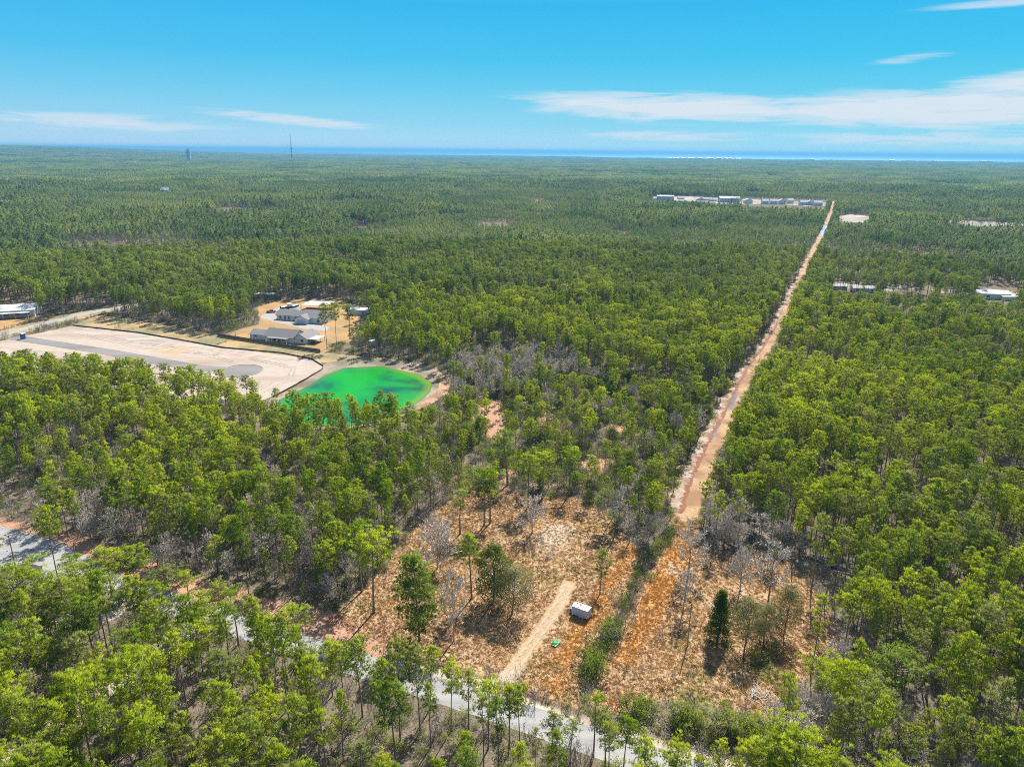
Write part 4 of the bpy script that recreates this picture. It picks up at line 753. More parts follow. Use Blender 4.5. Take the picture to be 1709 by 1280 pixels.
# undergrowth below the near trees, dry grass on the fields
x, y, rg = grid_points(66, 520, 2.8, rad(46), 41); k = rg.random(x.size) < np.where(south(x, y), .95, .80)*sstep(.18, .38, fbm(x+60, y+30, 12)); x, y = x[k], y[k]; k = ~blocked(x, y, 1.5+0*x, -.8, False); x, y = x[k], y[k]
idx = np.where(rg.random(x.size) < .36, rg.choice(4, x.size), 4+rg.choice(3, x.size)); s = rg.uniform(.6, 1.35, x.size)*np.where(south(x, y), 1.25, 1.15); s = np.where(idx < 4, s*.62, s)
xf = rg.uniform(lo_f[0], hi_f[0], 9000); yf = rg.uniform(lo_f[1], hi_f[1], 9000); kf = (np.maximum(sdist(xf, yf, FIELD_A), sdist(xf, yf, FIELD_B)) > .5) & (rg.random(9000) < .12*sstep(.52, .64, fbm(xf-20, yf+77, 10))*(1+2*(yf > 140))) & (dline(xf, yf, TRACK) > 2.5) & (np.hypot(xf-15, yf-131) > 5) & (dline(xf, yf, ROAD) > 5)
x, y, idx, s = np.r_[x, xf[kf]], np.r_[y, yf[kf]], np.r_[idx, 4+rg.choice(3, kf.sum())], np.r_[s, rg.uniform(.22, .55, kf.sum())]
scatter('undergrowth', [p['whole'] for p in BUSH]+SCRUB, x, y, gz(x, y)-.05, idx, rg.random(x.size)*6.28, s, s)
def straw(name, c1, c2): return leafy(name, c1, c2, .25, regional=.3)
TUFT = [mesh_from('tuft', *tuft_mesh(800, .36), straw('tan_grass', (.35, .235, .13), (.56, .40, .235))), mesh_from('tuft', *tuft_mesh(801, .34), straw('brown_grass', (.19, .11, .063), (.40, .255, .145))), mesh_from('tuft', *tuft_mesh(802, .50, 18), straw('orange_grass', (.43, .23, .08), (.62, .36, .13))),
        mesh_from('tuft', *tuft_mesh(803, .26), straw('pale_grass', (.36, .28, .19), (.52, .42, .31))), mesh_from('tuft', *tuft_mesh(804, .45, 18), straw('olive_grass', (.10, .10, .03), (.24, .22, .07)))]
lo = np.minimum(FIELD_A.min(0), FIELD_B.min(0)); hi_ = np.maximum(FIELD_A.max(0), FIELD_B.max(0)); rg = np.random.default_rng(42); n = 90000
x = rg.uniform(lo[0]-3, hi_[0]+3, n); y = rg.uniform(lo[1]-3, hi_[1]+3, n); f, org, pale, red, green, dr, side = covers(x, y); k = (rg.random(n) < f*.95*(1-.75*np.minimum(pale, 1))) & (dr > 4.0) & (dline(x, y, TRACK) > 1.7)
x, y, org, pale, red, green = (a[k] for a in (x, y, org, pale, red, green)); r_ = rg.random(x.size)
idx = np.where(r_ < org*.9, 2, np.where(rg.random(x.size) < green*.35, 4, np.where(rg.random(x.size) < .18+.55*sstep(.44, .58, fbm(x*1.0+40, y, 7.0))+red*.4, 1, np.where(rg.random(x.size) < .08+pale*.45, 3, 0)))); s = rg.uniform(.55, 1.25, x.size)
scatter('dry_grass', TUFT, x, y, gz(x, y), idx, rg.random(x.size)*6.28, s, s)

# ------------------------------------------------------------------ buildings
def chevron(w, z0, r, over, th=.16):
    k = r/w; return [(-w-over, z0-over*k), (0, z0+r), (w+over, z0-over*k), (w+over, z0-over*k-th), (0, z0+r-th), (-w-over, z0-over*k-th)]
def gable(root, cx, cy, lx, ly, zw, rise, axis, wall, roof, over=.5, rname='roof'):
    """one block of a house: five-sided wall body and a two-slope roof with eaves; axis = direction of the ridge"""
    w = (ly if axis == 'x' else lx)/2; l = (lx if axis == 'x' else ly)/2; out = []
    for nm, prof, e, mt in (('wall', [(-w, 0), (w, 0), (w, zw), (0, zw+rise-.14), (-w, zw)], 0, wall), (rname, chevron(w, zw+.06, rise, over), over, roof)):
        b = MB().prism(prof, -l-e, l+e); b.v = [(cx+(p[1] if axis == 'x' else p[0]), cy+(-p[0] if axis == 'x' else p[1]), p[2]) for p in b.v]; out.append(b.obj(nm, mt, root))
    return out
def window(root, x, y, z, w, h, face, dark=None):
    """framed pane on a wall: face is '-y', '+x' or '-x'"""
    d = .10; sx, sy = ((w, d) if face == '-y' else (d, w)); f = MB(); t = .10
    def bx(u, zz, du, dz, dd, b): b.box((x+(u if face == '-y' else 0), y+(0 if face == '-y' else u), z+zz), (du if face == '-y' else dd, dd if face == '-y' else du, dz))
    for u, zz, du, dz in ((-w/2, 0, t, h), (w/2, 0, t, h), (0, h/2, w-t, t), (0, -h/2, w+t, t)): bx(u, zz, du, dz, .16, f)
    fo = f.obj('window', MAT['white_paint'], root); p = MB(); bx(0, 0, w-t, h-t, .06, p); p.obj('pane', MAT['glass'], fo)
def door(root, x, y, w, h, mat='white_paint'):
    d = MB().box((x, y, h/2), (w, .10, h)).obj('door', MAT[mat], root, .01); MB().box((x+w*.38, y-.08, h*.48), (.06, .08, .06)).obj('handle', MAT['steel'], d)
def ang(p, q): a, b = G(*p), G(*q); return math.atan2(b[1]-a[1], b[0]-a[0])
g = (G(415, 566)+G(535, 566))/2+np.array([.5, -1.5])
hs = thing('ranch_house', 'long pale house with dark grey gabled roof and back porch behind the wooden fence', 'house', (g[0], g[1], .06), rad(-15))
gable(hs, 0, .5, 17, 11, 2.9, 2.9, 'x', MAT['wall_pale'], MAT['roof_grey']); gable(hs, -13.2, 1.0, 10.4, 8.6, 2.7, 1.7, 'x', MAT['wall_pale'], MAT['roof_grey']); gable(hs, 12.0, 1.5, 7.6, 12, 2.8, 2.3, 'y', MAT['wall_pale'], MAT['roof_grey'])
for x in (-4.5, -2.6, .4, 2.3): window(hs, x, -5.06, 1.45, 1.5, 1.7, '-y')
window(hs, -15, -3.36, 1.6, 1.3, 1.2, '-y'); window(hs, 13, -4.56, 1.6, 1.6, 1.3, '-y'); window(hs, 15.86, 1, 1.6, 1.4, 1.3, '+x'); door(hs, -10.5, -3.36, 1.1, 2.1); door(hs, -1.1, -5.07, 1.2, 2.2)
MB().box((.3, -6.6, 2.62), (12, 3.0, .16)).obj('porch_roof', MAT['roof_grey'], hs)
for x in (-5.4, -2.5, .4, 3.3, 6.0): MB().box((x, -7.9, 1.27), (.18, .18, 2.54)).obj('porch_post', MAT['white_paint'], hs)
MB().box((.3, -6.6, .08), (12, 3.0, .16)).obj('porch_floor', concrete, hs); MB().box((-6.5, 2.0, 5.4), (.8, .8, 1.5)).obj('chimney', MAT['wall_pale'], hs)
c2 = MB().box((18.6, .5, 2.5), (5.0, 8.6, .14)).obj('canopy', MAT['roof_pale'], hs)
for x in (16.4, 20.8):
    for y in (-3.5, .5, 4.5): MB().box((x, y, 1.2), (.15, .15, 2.4)).obj('canopy_post', MAT['grey_wood'], c2)
g = (G(468, 528)+G(578, 541))/2
h2 = thing('house', 'white house with grey hipped roof half hidden by three tall pines', 'house', (g[0]-2, g[1]+1, .06), rad(-14))
gable(h2, -10, 0, 17, 10, 3.0, 2.3, 'x', MAT['wall_pale'], MAT['roof_grey']); gable(h2, 6, -1, 15, 14, 3.1, 3.2, 'x', MAT['white_paint'], MAT['roof_grey']); gable(h2, 1, -7, 8, 8, 2.9, 2.0, 'y', MAT['white_paint'], MAT['roof_grey'])
for x in (-16, -13, -10.5, -6): window(h2, x, -5.06, 1.5, 1.2, 1.7, '-y')
window(h2, 10, -8.06, 1.5, 2, 1.6, '-y'); door(h2, -8.3, -5.06, 1.1, 2.2); MB().box((1, -11.07, 1.3), (5, .1, 2.5)).obj('garage_door', MAT['wall_blue'], h2)
def shed(name, label, cat, p, rz, lx, ly, h, roof, posts=True, wall=None, slope=.5, group=None):
    g = G(*p); t = thing(name, label, cat, (g[0], g[1], .06), rz, group); b = MB().prism([(-lx/2-.3, h), (lx/2+.3, h+slope), (lx/2+.3, h+slope+.14), (-lx/2-.3, h+.14)], -ly/2-.3, ly/2+.3); b.obj('roof', MAT[roof], t)
    if posts:
        for x in (-lx/2+.2, lx/2-.2):
            for y in (-ly/2+.2, ly/2-.2): q = (x/lx+.5)*slope; MB().box((x, y, (h+q)/2), (.18, .18, h+q-.02)).obj('post', MAT['grey_wood'], t)
    if wall: MB().prism([(-lx/2, 0), (lx/2, 0), (lx/2, h+slope-.05), (-lx/2, h-.05)], -ly/2, ly/2).obj('wall', MAT[wall], t)
    return t
shed('carport', 'wide open carport with flat whitish roof behind the white house', 'carport', (532, 516), rad(-10), 17, 12, 3.4, 'roof_pale')
tb = shed('lean_to', 'small open shelter with half blue half white roof beside the trees', 'shelter', (600, 524), rad(-8), 13, 7, 2.7, 'white_paint', True, 'wall_blue'); MB().box((-3.4, 0, 3.12), (6.0, 7.7, .05), 0, -.037).obj('roof_sheet', MAT['roof_blue'], tb)
shed('shed', 'low shed with pale roof under the pines behind the parked boat', 'shed', (441, 498), rad(-6), 16, 6, 2.8, 'roof_pale', True, 'grey_wood'); shed('storage_shed', 'small white shed at the end of the wooden fence behind tall trunks', 'shed', (623, 577), rad(-20), 3.6, 3.0, 2.4, 'white_paint', False, 'white_paint')
g = G(5, 530); wh = thing('warehouse', 'long pale metal building with low white roof at the left edge beside the street', 'warehouse', (g[0]-8, g[1]+4, .06), rad(20))
gable(wh, 0, 0, 46, 18, 4.2, 2.0, 'x', MAT['wall_pale'], MAT['roof_pale'])
for x in (4, 9, 14, 19): window(wh, x, -9.06, 2.0, 2.4, 1.6, '-y')
MB().box((8, -11.0, 3.2), (26, 4.0, .14)).obj('porch_roof', MAT['white_paint'], wh)
for x in (-4, 2, 8, 14, 20.5): MB().box((x, -12.8, 1.56), (.2, .2, 3.12)).obj('porch_post', MAT['white_paint'], wh)
g = G(1660, 497); rb = thing('workshop', 'white workshop with green edged roof at the right border of the photo', 'workshop', (g[0]-4, g[1], .2), rad(-6))
gable(rb, 0, 0, 22, 12, 3.8, 1.5, 'x', MAT['white_paint'], MAT['roof_pale']); MB().box((0, 6.8, 3.9), (23.2, .2, .5)).obj('gutter', MAT['green_tarp'], rb); MB().box((6, -6.06, 1.6), (4.5, .1, 3.2)).obj('garage_door', MAT['wall_blue'], rb); window(rb, -4, -6.06, 1.8, 2.2, 1.2, '-y'); window(rb, -8.5, -6.06, 1.8, 2.2, 1.2, '-y')
shed('shed', 'low white roofed shed in front of the green edged workshop', 'shed', (1683, 501), rad(-12), 10, 6, 2.6, 'white_paint', True, 'wall_pale')
for q, lx, lb in (((1398, 483), 14, 'pale roofed building nearest the sandy trail in the far right clearing'), ((1440, 487), 20, 'long whitish roofed building in the middle of the far right clearing')):
    t = thing('outbuilding', lb, 'building', (*G(*q), .2), rad(-8)); gable(t, 0, 0, lx*.8, 7, 3, 1.4, 'x', MAT['wall_pale'], MAT['roof_mid'])
    for x in (-lx*.25, lx*.25): window(t, x, -3.56, 1.6, 1.6, 1.2, '-y')
t = thing('metal_warehouse', 'big white flat roofed warehouse in the far row of buildings', 'warehouse', (*G(1110, 334), .2), rad(-6)); gable(t, 0, 0, 34, 26, 8, 1.6, 'x', MAT['wall_blue'], MAT['white_paint'])
for x in (-11, 0, 11): MB().box((x, -13.07, 2.2), (4, .12, 4.4)).obj('loading_door', MAT['wall_pale'], t)
t = thing('apartment_block', 'wide pale blue building with grey roof in the far row beside an open sandy patch', 'building', (*G(1216, 338), .2), rad(-4)); gable(t, 0, 0, 40, 22, 8.5, 3.5, 'x', MAT['wall_blue'], MAT['roof_mid'])
for x in np.linspace(-16, 16, 6):
    for z in (2.2, 5.6): window(t, x, -11.06, z, 2.2, 1.8, '-y')
for k, (px, py, lx, st) in enumerate(((1080, 334, 15, 1), (1090, 334, 14, 1), (1136, 333, 14, 1), (1168, 335, 15, 1), (1178, 335, 14, 1), (1190, 336, 15, 1), (1248, 340, 16, 2), (1276, 341, 12, 2), (1290, 341, 14, 2), (1304, 341, 14, 2), (1318, 340, 11, 2), (1340, 343, 14, 2), (1351, 343, 16, 2), (1364, 344, 16, 2))):
    t = thing('far_house', 'low grey roofed house at the left end of the far row of buildings' if st == 1 else 'pale two-storey house in the far row left of the sandy trail', 'house', (*G(px, py), .2), rad(-8+3*(k % 4)), 'low houses at the left end of the far row' if st == 1 else 'two-storey houses in the far row')
    gable(t, 0, 0, lx, 11, 3.2*st, 3.4, 'x' if k % 3 else 'y', MAT['wall_pale'] if k % 3 else MAT['white_paint'], MAT['roof_mid'])
    for x in (-lx*.28, lx*.28):
        for z in range(st): window(t, x, -5.56, 1.7+3.1*z, 1.1, 1.1, '-y')
for k, (px, py, lx, lb) in enumerate(((276, 318, 16, 'small white house standing alone deep in the left half of the forest'), (155, 299, 18, 'far white roofed house in the forest below the orange clearing'), (4, 341, 20, 'white house in the forest cut by the left border of the photo'), (1637, 295, 26, 'lone pale house far off in the forest below the sea at the right'))):
    z0 = 9 if k < 3 else 12; a = G(px, py, z0); t = thing('forest_house', lb, 'house', (a[0], a[1], float(hill(np.array(a[0]), np.array(a[1])))), rad(10*k)); gable(t, 0, 0, lx, 11, 10, 4.5, 'x', MAT['white_paint'], MAT['roof_pale'])
    for x in (-lx*.25, lx*.25): window(t, x, -5.56, 7.6, 2.0, 1.6, '-y')
# along the coast
for k, (px, lx, h) in enumerate(((1118, 60, 26), (1128, 70, 24), (1140, 50, 25), (1153, 80, 26), (1168, 60, 28), (1185, 80, 27), (1200, 60, 31), (1214, 90, 27), (1232, 70, 26), (1355, 50, 26), (1488, 60, 25), (1560, 50, 25), (1640, 90, 26), (1652, 60, 27))):
    i = G(px, float(np.interp(px, [960, 1120, 1300, 1500, 1709], [263.2, 266, 268.3, 270.3, 272.6]))+.9)
    t = thing('beach_building', 'sunlit pale beach building on the shore below the sea horizon', 'building', (i[0], i[1], .5), rad(-12+7*(k % 5)), 'buildings along the distant beach'); gable(t, 0, 0, lx, 30, h, 7, 'x', MAT['orange_sand'] if k % 3 else MAT['wall_pale'], MAT['roof_pale'])
    for x in np.linspace(-lx*.35, lx*.35, 4): MB().box((x, -15.1, h-5), (lx*.12, .3, 4)).obj('window', MAT['glass'], t)
a = np.array([math.sin(rad(-23.6)), math.cos(rad(-23.6))])*5300
t = thing('tower_block', 'lone dark high-rise block standing on the far left horizon', 'building', (a[0], a[1], -14.0), .3); b = MB().box((0, 0, 48), (24, 18, 96)); b.obj('wall', MAT['wall_blue'], t); MB().box((3, 0, 101), (12, 14, 10)).obj('penthouse', MAT['wall_blue'], t); MB().box((-7.5, 0, 96.6), (8.6, 17, 1.2)).obj('roof', MAT['roof_grey'], t)
for z in range(6, 92, 12): MB().box((0, -9.1, z), (21, .4, 3)).obj('window', MAT['glass'], t)
a = np.array([math.sin(rad(-16.6)), math.cos(rad(-16.6))])*2550; mst = thing('radio_mast', 'thin guyed radio mast rising above the horizon', 'mast', (a[0], a[1], 0)); dm = math.hypot(*a); mh = 95+22.5/FPX*dm
b = MB()
for k in range(3): t = k*2.0944; b.cyl((1.6*math.cos(t), 1.6*math.sin(t), 0), (1.6*math.cos(t), 1.6*math.sin(t), mh*.93), .2, n=4)
for z in np.arange(0, mh*.93, 6.):
    for k in range(3): t, t2 = k*2.0944, (k+1)*2.0944; b.cyl((1.6*math.cos(t), 1.6*math.sin(t), z), (1.6*math.cos(t2), 1.6*math.sin(t2), z+6), .12, n=3)
b.obj('lattice', MAT['roof_grey'], mst); MB().cyl((0, 0, mh*.93), (0, 0, mh), .5, .25, 6).obj('antenna', MAT['roof_grey'], mst)
for z in (mh*.52, mh*.60, mh*.66): MB().cyl((0, 0, z), (0, 0, z+3), 1.9, n=10).obj('antenna_ring', MAT['roof_grey'], mst)
for k in range(3): t = k*2.0944+.5; MB().cyl((math.cos(t), math.sin(t), mh*.85), (110*math.cos(t), 110*math.sin(t), 0), .12, n=3).obj('guy_wire', MAT['steel'], mst)

# ------------------------------------------------------------------ fences, poles, small things on the site
fp = resample([tuple(G(*p)) for p in ((363, 562), (400, 568), (450, 576), (500, 584), (535, 589))], 2.4); fr = thing('privacy_fence', 'weathered brown board fence between the pale house and the sandy lot', 'fence', (fp[0][0], fp[0][1], .05)); pm = {}
for (ax, ay), (bx_, by_) in zip(fp[:-1], fp[1:]):
    ln = math.hypot(bx_-ax, by_-ay); a = math.atan2(by_-ay, bx_-ax); key = round(ln, 1)
    if key not in pm:
        b = MB()
        for k in range(12): b.box((ln*(k+.5)/12, .012*(k % 2), .93+.02*((k*7) % 3)), (ln/12-.02, .03, 1.82))
        pm[key] = mesh_from('fence_panel', b.v, b.f, MAT['wood'])
    o = link('panel', pm[key], fr); o.location = (ax-fp[0][0], ay-fp[0][1], 0); o.rotation_euler = (0, 0, a); tag(o, kind=None)
    MB().box((ax-fp[0][0], ay-fp[0][1]+.09, 1.0), (.12, .12, 2.0), a).obj('post', MAT['wood'], fr)
def silt_fence(label, pts, h=.75):
    p = resample([tuple(G(*q)) for q in pts], 2.5); t = thing('silt_fence', label, 'fence', (p[0][0], p[0][1], .1)); p = p-p[0]; V = [(*q, z) for q in p for z in (0, h)]+[(q[0], q[1]+.03, z) for q in p for z in (0, h)]; n = len(p); Fc = []
    for i in range(n-1): a, c = 2*i, 2*n+2*i; Fc += [[a, a+2, a+3, a+1], [c, c+1, c+3, c+2], [a+1, a+3, c+3, c+1]]
    link('fabric', mesh_from('silt_fabric', V, Fc, MAT['black']), t); b = MB()
    for q in p: b.box((q[0], q[1]+.06, .45), (.05, .05, .9))
    tag(b.obj('stake', MAT['grey_wood'], t), kind='stuff'); return t
silt_fence('black silt fence along the back of the sandy lot to the pond', ((121, 544), (230, 556), (300, 568), (370, 581), (405, 584), (470, 590), (520, 600), (540, 612), (538, 618), (500, 640), (455, 664)), .6); silt_fence('short black silt fence at the left border in front of the sandy lot', ((-30, 592), (0, 596), (55, 606), (120, 622)), .9)
g = G(39, 566); pt = thing('portable_toilet', 'blue portable toilet at the entrance of the sandy lot', 'portable toilet', (g[0], g[1], .15), rad(-20), sc=(1.5, 1.5, 1.35))
MB().box((0, 0, 1.08), (1.15, 1.15, 2.0)).obj('cabin', MAT['blue'], pt, .03); MB().prism([(-.62, 2.08), (.62, 2.08), (.45, 2.3), (-.45, 2.3)], -.62, .62).obj('roof', MAT['white_paint'], pt); MB().box((0, -.59, 1.0), (.8, .05, 1.8)).obj('door', MAT['blue'], pt); MB().box((0, 0, .04), (1.25, 1.25, .08)).obj('skid', MAT['black'], pt)
def pole(name, label, bx, by, ty, arm=True, lamp=False, r=.15):
    g = G(bx, by); h = height_at(bx, by, ty); z = float(gz(np.array([g[0]]), np.array([g[1]]))[0]); t = thing(name, label, 'pole', (g[0], g[1], z-.05)); MB().cyl((0, 0, 0), (0, 0, h), r, r*.65, 8).obj('shaft', MAT['grey_wood'], t)
    if arm: MB().box((0, 0, h-.6), (2.2, .12, .14), rad(-25)).obj('crossarm', MAT['wood'], t); [MB().cyl((x*.906, -x*.42, h-.53), (x*.906, -x*.42, h-.25), .06, .05, 6).obj('insulator', MAT['white_paint'], t) for x in (-.95, 0, .95)]
    if lamp: MB().cyl((0, 0, h-.5), (-1.2, .4, h-.1), .05, n=6).obj('bracket', MAT['steel'], t); MB().box((-1.35, .45, h-.1), (.7, .3, .16), rad(-18)).obj('lamp_head', MAT['silver'], t)
    return t
pole('utility_pole', 'bare grey utility pole standing alone in the dry field and casting a thin shadow', 1147, 1077, 1004, False); pole('wooden_pole', 'thin wooden pole between the white trailer and the fence row bushes', 977, 1092, 1050, False, r=.11); pole('street_lamp', 'tall utility pole with lamp and crossarm at the road junction on the left', 28, 953, 892, True, True)
g = G(928, 1073); tp = MB(); rg = np.random.default_rng(5); nx = 7
for j in range(nx):
    for i in range(nx): u, v = i/(nx-1)-.5, j/(nx-1)-.5; tp.v.append((u*1.2+.25*v+rg.normal(0, .06), v*2.2+rg.normal(0, .06), .12+.25*abs(rg.normal())*(1-4*max(u*u, v*v)*.6)))
for j in range(nx-1):
    for i in range(nx-1): a = j*nx+i; tp.f.append([a, a+1, a+nx+1, a+nx])
o = tp.obj('tarp', MAT['green_tarp'], None, label='crumpled bright green tarp lying on the dry grass', cat='tarp'); o.location = (g[0], g[1], float(gz(np.array([g[0]]), np.array([g[1]]))[0])+.15); o.rotation_euler = (0, 0, -.5)
def logs(name, label, cat, px, py, n, ln, r, seed, spread, rz):
    g = G(px, py); t = thing(name, label, cat, (g[0], g[1], -.1), rz); q = np.random.default_rng(seed)
    for k in range(n):
        c = q.normal(0, 1, 2)*spread; a = q.normal(0, .35 if ln > 5 else 1.2); z = r+q.random()*.5; d = Vector((math.cos(a), math.sin(a), q.normal(0, .06 if ln > 5 else .3)))*ln*.5*q.uniform(.6, 1.1); c = Vector((c[0], c[1], z+abs(d.z)))
        MB().cyl(c-d, c+d, r, r*.6, 6).obj('log' if ln > 5 else 'branch', MAT['scrub'] if ln > 5 else MAT['twig'], t)
logs('fallen_logs', 'fallen grey tree trunks lying at the wood edge right of the leafless trees', 'logs', 1408, 948, 6, 13, .24, 3, (1.5, 1.2), rad(-28)); logs('brush_pile', 'small pale heap of dead branches beside the thicket below the dry field', 'brush pile', 1262, 1160, 26, 2.6, .07, 4, (1.1, .9), 0)
# ------------------------------------------------------------------ vehicles
def wheels(t, xs, w, r, wd=.24):
    for x in xs:
        for s in (-1, 1):
            y = s*(w/2-.06); q = MB().cyl((x, y-wd/2*1, r), (x, y+wd/2, r), r, n=14).obj('wheel', MAT['tyre'], t); MB().cyl((x, y+s*(wd/2-.02), r), (x, y+s*(wd/2+.015), r), r*.6, n=10).obj('rim', MAT['silver'], q)
def car(label, p, rz, paint, kind='car', z=.1, name='parked_car', group=None, sc=None):
    g = G(*p); t = thing(name, label, 'pickup truck' if kind == 'pickup' else 'car', (g[0], g[1], z), rz, group, sc)
    if kind == 'pickup': Lb, w = 5.6, 1.95; body = [(-2.8, .45), (2.75, .45), (2.8, .95), (2.6, 1.1), (1.2, 1.18), (-2.8, 1.12)]; cab = [(-.9, 1.1), (1.25, 1.1), (.65, 1.78), (-.75, 1.8)]
    else: Lb, w = 4.6, 1.82; body = [(-2.25, .38), (2.25, .38), (2.3, .75), (2.1, .92), (1.0, 1.02), (-1.6, 1.06), (-2.3, .95)]; cab = [(-1.75, 1.0), (1.15, 1.0), (.35, 1.46), (-1.15, 1.5)]
    MB().prism(body, -w/2, w/2).obj('body', MAT[paint], t, .05); MB().prism(cab, -w/2+.12, w/2-.12).obj('windows', MAT['glass'], t, .03); (a, zt), (b, _) = cab[3], cab[2]
    MB().box(((a+b)/2, 0, zt+.01), (b-a+.12, w-.28, .08)).obj('roof', MAT[paint], t, .02)
    if kind == 'pickup': MB().box((-1.9, 0, 1.13), (1.6, w-.3, .06)).obj('bed', MAT['black'], t)
    for s in (-1, 1): MB().box((Lb/2-.06, s*w*.36, .74), (.12, .34, .16)).obj('headlight', MAT['white_paint'], t); MB().box((-Lb/2+.02, s*w*.38, .82), (.08, .26, .2)).obj('tail_light', MAT['red'], t)
    wheels(t, (-Lb*.31, Lb*.31), w, .34 if kind == 'car' else .40); return t
car('white car parked beside the road behind the near pines', (444, 1086), rad(118), 'white_paint'); car('red pickup truck parked at the end of the grey driveway', (453, 522), rad(12), 'red', 'pickup', .1, 'pickup_truck')
car('dark blue car parked between red pickup and boat', (468, 523), rad(40), 'navy'); car('silver car parked on the driveway in front of the boat', (475, 525), rad(8), 'silver'); car('black car parked beside the right border workshop', (1671, 492), rad(20), 'black', z=.25); car('dark grey pickup parked right of the black car by the workshop', (1678, 493), rad(15), 'navy', 'pickup', .25, 'pickup_truck')
g = G(484, 517); bt = thing('motorboat', 'large white and navy motorboat parked on a boat trailer', 'boat', (g[0], g[1], .7), rad(24), sc=(1.2, 1.2, 1.2)); secs = []
for x, w, zk, zs in ((-4.5, 1.25, .15, 1.25), (-2, 1.35, .1, 1.3), (1, 1.3, .1, 1.4), (3, .9, .3, 1.55), (4.6, .08, .9, 1.75)): secs.append([(x, -w, zs), (x, -w*.85, (zk+zs)/2), (x, 0, zk), (x, w*.85, (zk+zs)/2), (x, w, zs)])
b = MB(); b.v = [p for s in secs for p in s]
for k in range(4):
    for i in range(4): b.f.append([k*5+i, k*5+i+1, k*5+i+6, k*5+i+5])
b.f.append([0, 1, 2, 3, 4]); b.obj('hull', MAT['navy'], bt); d = MB(); d.v = [p for s in secs for p in (s[0], s[4])]; [d.f.append([2*k, 2*k+1, 2*k+3, 2*k+2]) for k in range(4)]; d.obj('deck', MAT['white_paint'], bt)
MB().prism([(-1.2, 1.35), (1.6, 1.4), (.9, 2.2), (-1.0, 2.25)], -.9, .9).obj('cabin', MAT['white_paint'], bt, .05); MB().prism([(1.0, 1.6), (1.45, 1.6), (1.0, 2.1), (.85, 2.1)], -.92, .92).obj('windscreen', MAT['glass'], bt); MB().box((-.2, 0, 2.75), (2.4, 1.9, .08)).obj('canopy', MAT['white_paint'], bt); MB().box((-4.7, 0, 1.0), (.5, .6, 1.3)).obj('outboard_motor', MAT['black'], bt, .05)
t = thing('boat_trailer', 'low metal trailer carrying the motorboat', 'trailer', (g[0], g[1], .06), rad(24)); fm = MB(); [fm.box((0, s*.9, .6), (9, .12, .14)) for s in (-1, 1)]; [fm.box((x, 0, .6), (.12, 1.9, .12)) for x in (-3.5, -1, 1.5)]; fm.box((5.6, 0, .55), (2.4, .14, .14)); fm.obj('frame', MAT['steel'], t); wheels(t, (-1.6, -.7), 2.2, .34)
# white enclosed trailer in the clearing
a, c = G(955, 1026), G(979, 1035); g = (a+c)/2; rz = math.atan2(c[1]-a[1], c[0]-a[0]); nx_ = np.array([-math.sin(rz), math.cos(rz)]); g = g+nx_*.95
Lt, wt, zb, zt = 3.75, 1.9, .48, 2.42; t = thing('cargo_trailer', 'white enclosed cargo trailer with red and dark spots on its roof in the clearing', 'trailer', (g[0], g[1], float(gz(np.array([g[0]]), np.array([g[1]]))[0])), rz)
MB().box((0, 0, (zb+zt)/2), (Lt, wt, zt-zb)).obj('body', MAT['lilac'], t, .04); MB().box((0, 0, zt+.03), (Lt-.05, wt-.05, .07)).obj('roof', MAT['white_paint'], t, .02); rt = MB()
for s in (-1, 1): rt.box((0, s*(wt/2-.01), zt), (Lt+.02, .06, .09)); rt.box((s*(Lt/2-.01), 0, zt), (.06, wt-.08, .09))
rt.obj('roof_trim', MAT['silver'], t); ct = MB(); [ct.box((sx*(Lt/2), sy*(wt/2), (zb+zt)/2), (.07, .07, zt-zb)) for sx in (-1, 1) for sy in (-1, 1)]; ct.obj('corner_trim', MAT['silver'], t); sm = MB(); [sm.box((x, s*(wt/2+.004), (zb+zt)/2), (.03, .016, zt-zb-.1)) for x in np.linspace(-Lt/2+.6, Lt/2-.6, 5) for s in (-1, 1)]; sm.obj('seam', MAT['silver'], t)
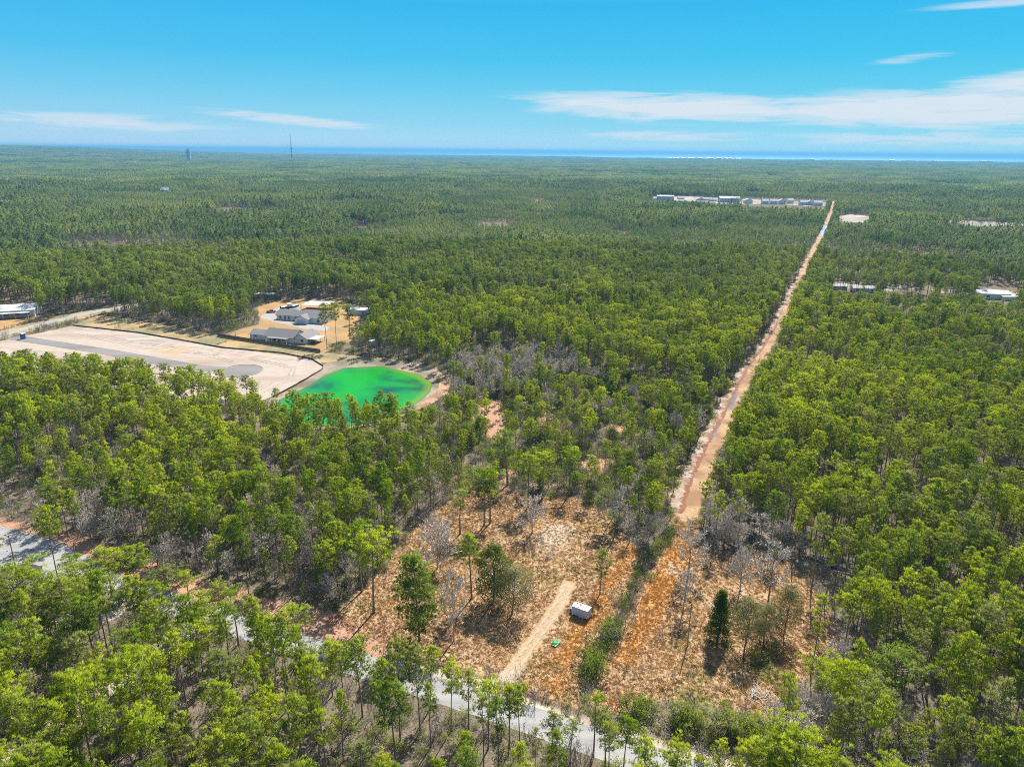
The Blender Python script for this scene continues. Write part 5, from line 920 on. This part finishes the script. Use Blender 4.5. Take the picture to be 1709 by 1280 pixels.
for k, (x, y, mt, r) in enumerate(((-1.25, .42, 'black', .19), (-.45, .45, 'brick_red', .25), (.45, .42, 'red', .28), (1.3, .45, 'red', .29), (-1.3, -.45, 'brick_red', .13), (-.5, -.5, 'brick_red', .17), (.4, -.52, 'lilac', .16))):
    MB().cyl((x, y, zt+.05), (x+.02, y, zt+.17), r*1.15, r, 10).obj('roof_vent', MAT[mt], t, label='red roof vent' if mt == 'red' else None)
dr_ = MB().box((Lt/2+.02, 0, (zb+zt)/2), (.04, wt-.2, zt-zb-.16)).obj('rear_door', MAT['lilac'], t); MB().box((Lt/2+.06, .1, 1.3), (.04, .05, 1.3)).obj('latch_bar', MAT['steel'], dr_); MB().box((Lt/2+.02, -wt*.4, .62), (.06, .16, .12)).obj('tail_light', MAT['red'], t); MB().box((Lt/2+.02, wt*.4, .62), (.06, .16, .12)).obj('tail_light', MAT['red'], t)
wheels(t, (.0, .78), wt+.16, .33, .2)
for s in (-1, 1): MB().prism([(-.5, .55), (1.28, .55), (1.15, .80), (-.37, .80)], s*(wt/2+.02)-.13, s*(wt/2+.02)+.13).obj('fender', MAT['silver'], t, .02)
b = MB(); b.box((-Lt/2-.75, .3, .42), (1.7, .1, .1), rad(-20)); b.box((-Lt/2-.75, -.3, .42), (1.7, .1, .1), rad(20)); b.obj('tongue', MAT['black'], t); MB().cyl((-Lt/2-1.3, 0, .0), (-Lt/2-1.3, 0, .75), .05, n=8).obj('jack', MAT['steel'], t); MB().box((-Lt/2-.5, 0, .85), (.6, .8, .75)).obj('tongue_box', MAT['blue'], t, .05)

# ------------------------------------------------------------------ labels: count out look-alikes along the picture
by = {}
for o in COL.objects:
    if o.parent is None and o.get('label'): by.setdefault(o['label'], []).append(o)
ORD = 'leftmost second third fourth fifth sixth seventh eighth ninth tenth eleventh twelfth thirteenth'.split()
for lab, os_ in by.items():
    n = len(os_)
    if not 2 <= n <= 14: continue
    u = [float(proj(np.array([o.location.x]), np.array([o.location.y]), o.location.z)[0][0]) for o in os_]
    for k, i in enumerate(np.argsort(u)):
        t = 'leftmost' if k == 0 else 'rightmost' if k == n-1 else ORD[k]+' from the left'
        if n == 2: t = ('left', 'right')[k]+' one of two'
        new = lab+', '+t
        if len(new.replace('-', ' ').split()) > 17 or len(new.split()) > 16: new = lab+', '+t.replace(' from the left', ' from left').replace(' one of two', ' one')
        if len(new.split()) <= 16: os_[i]['label'] = new
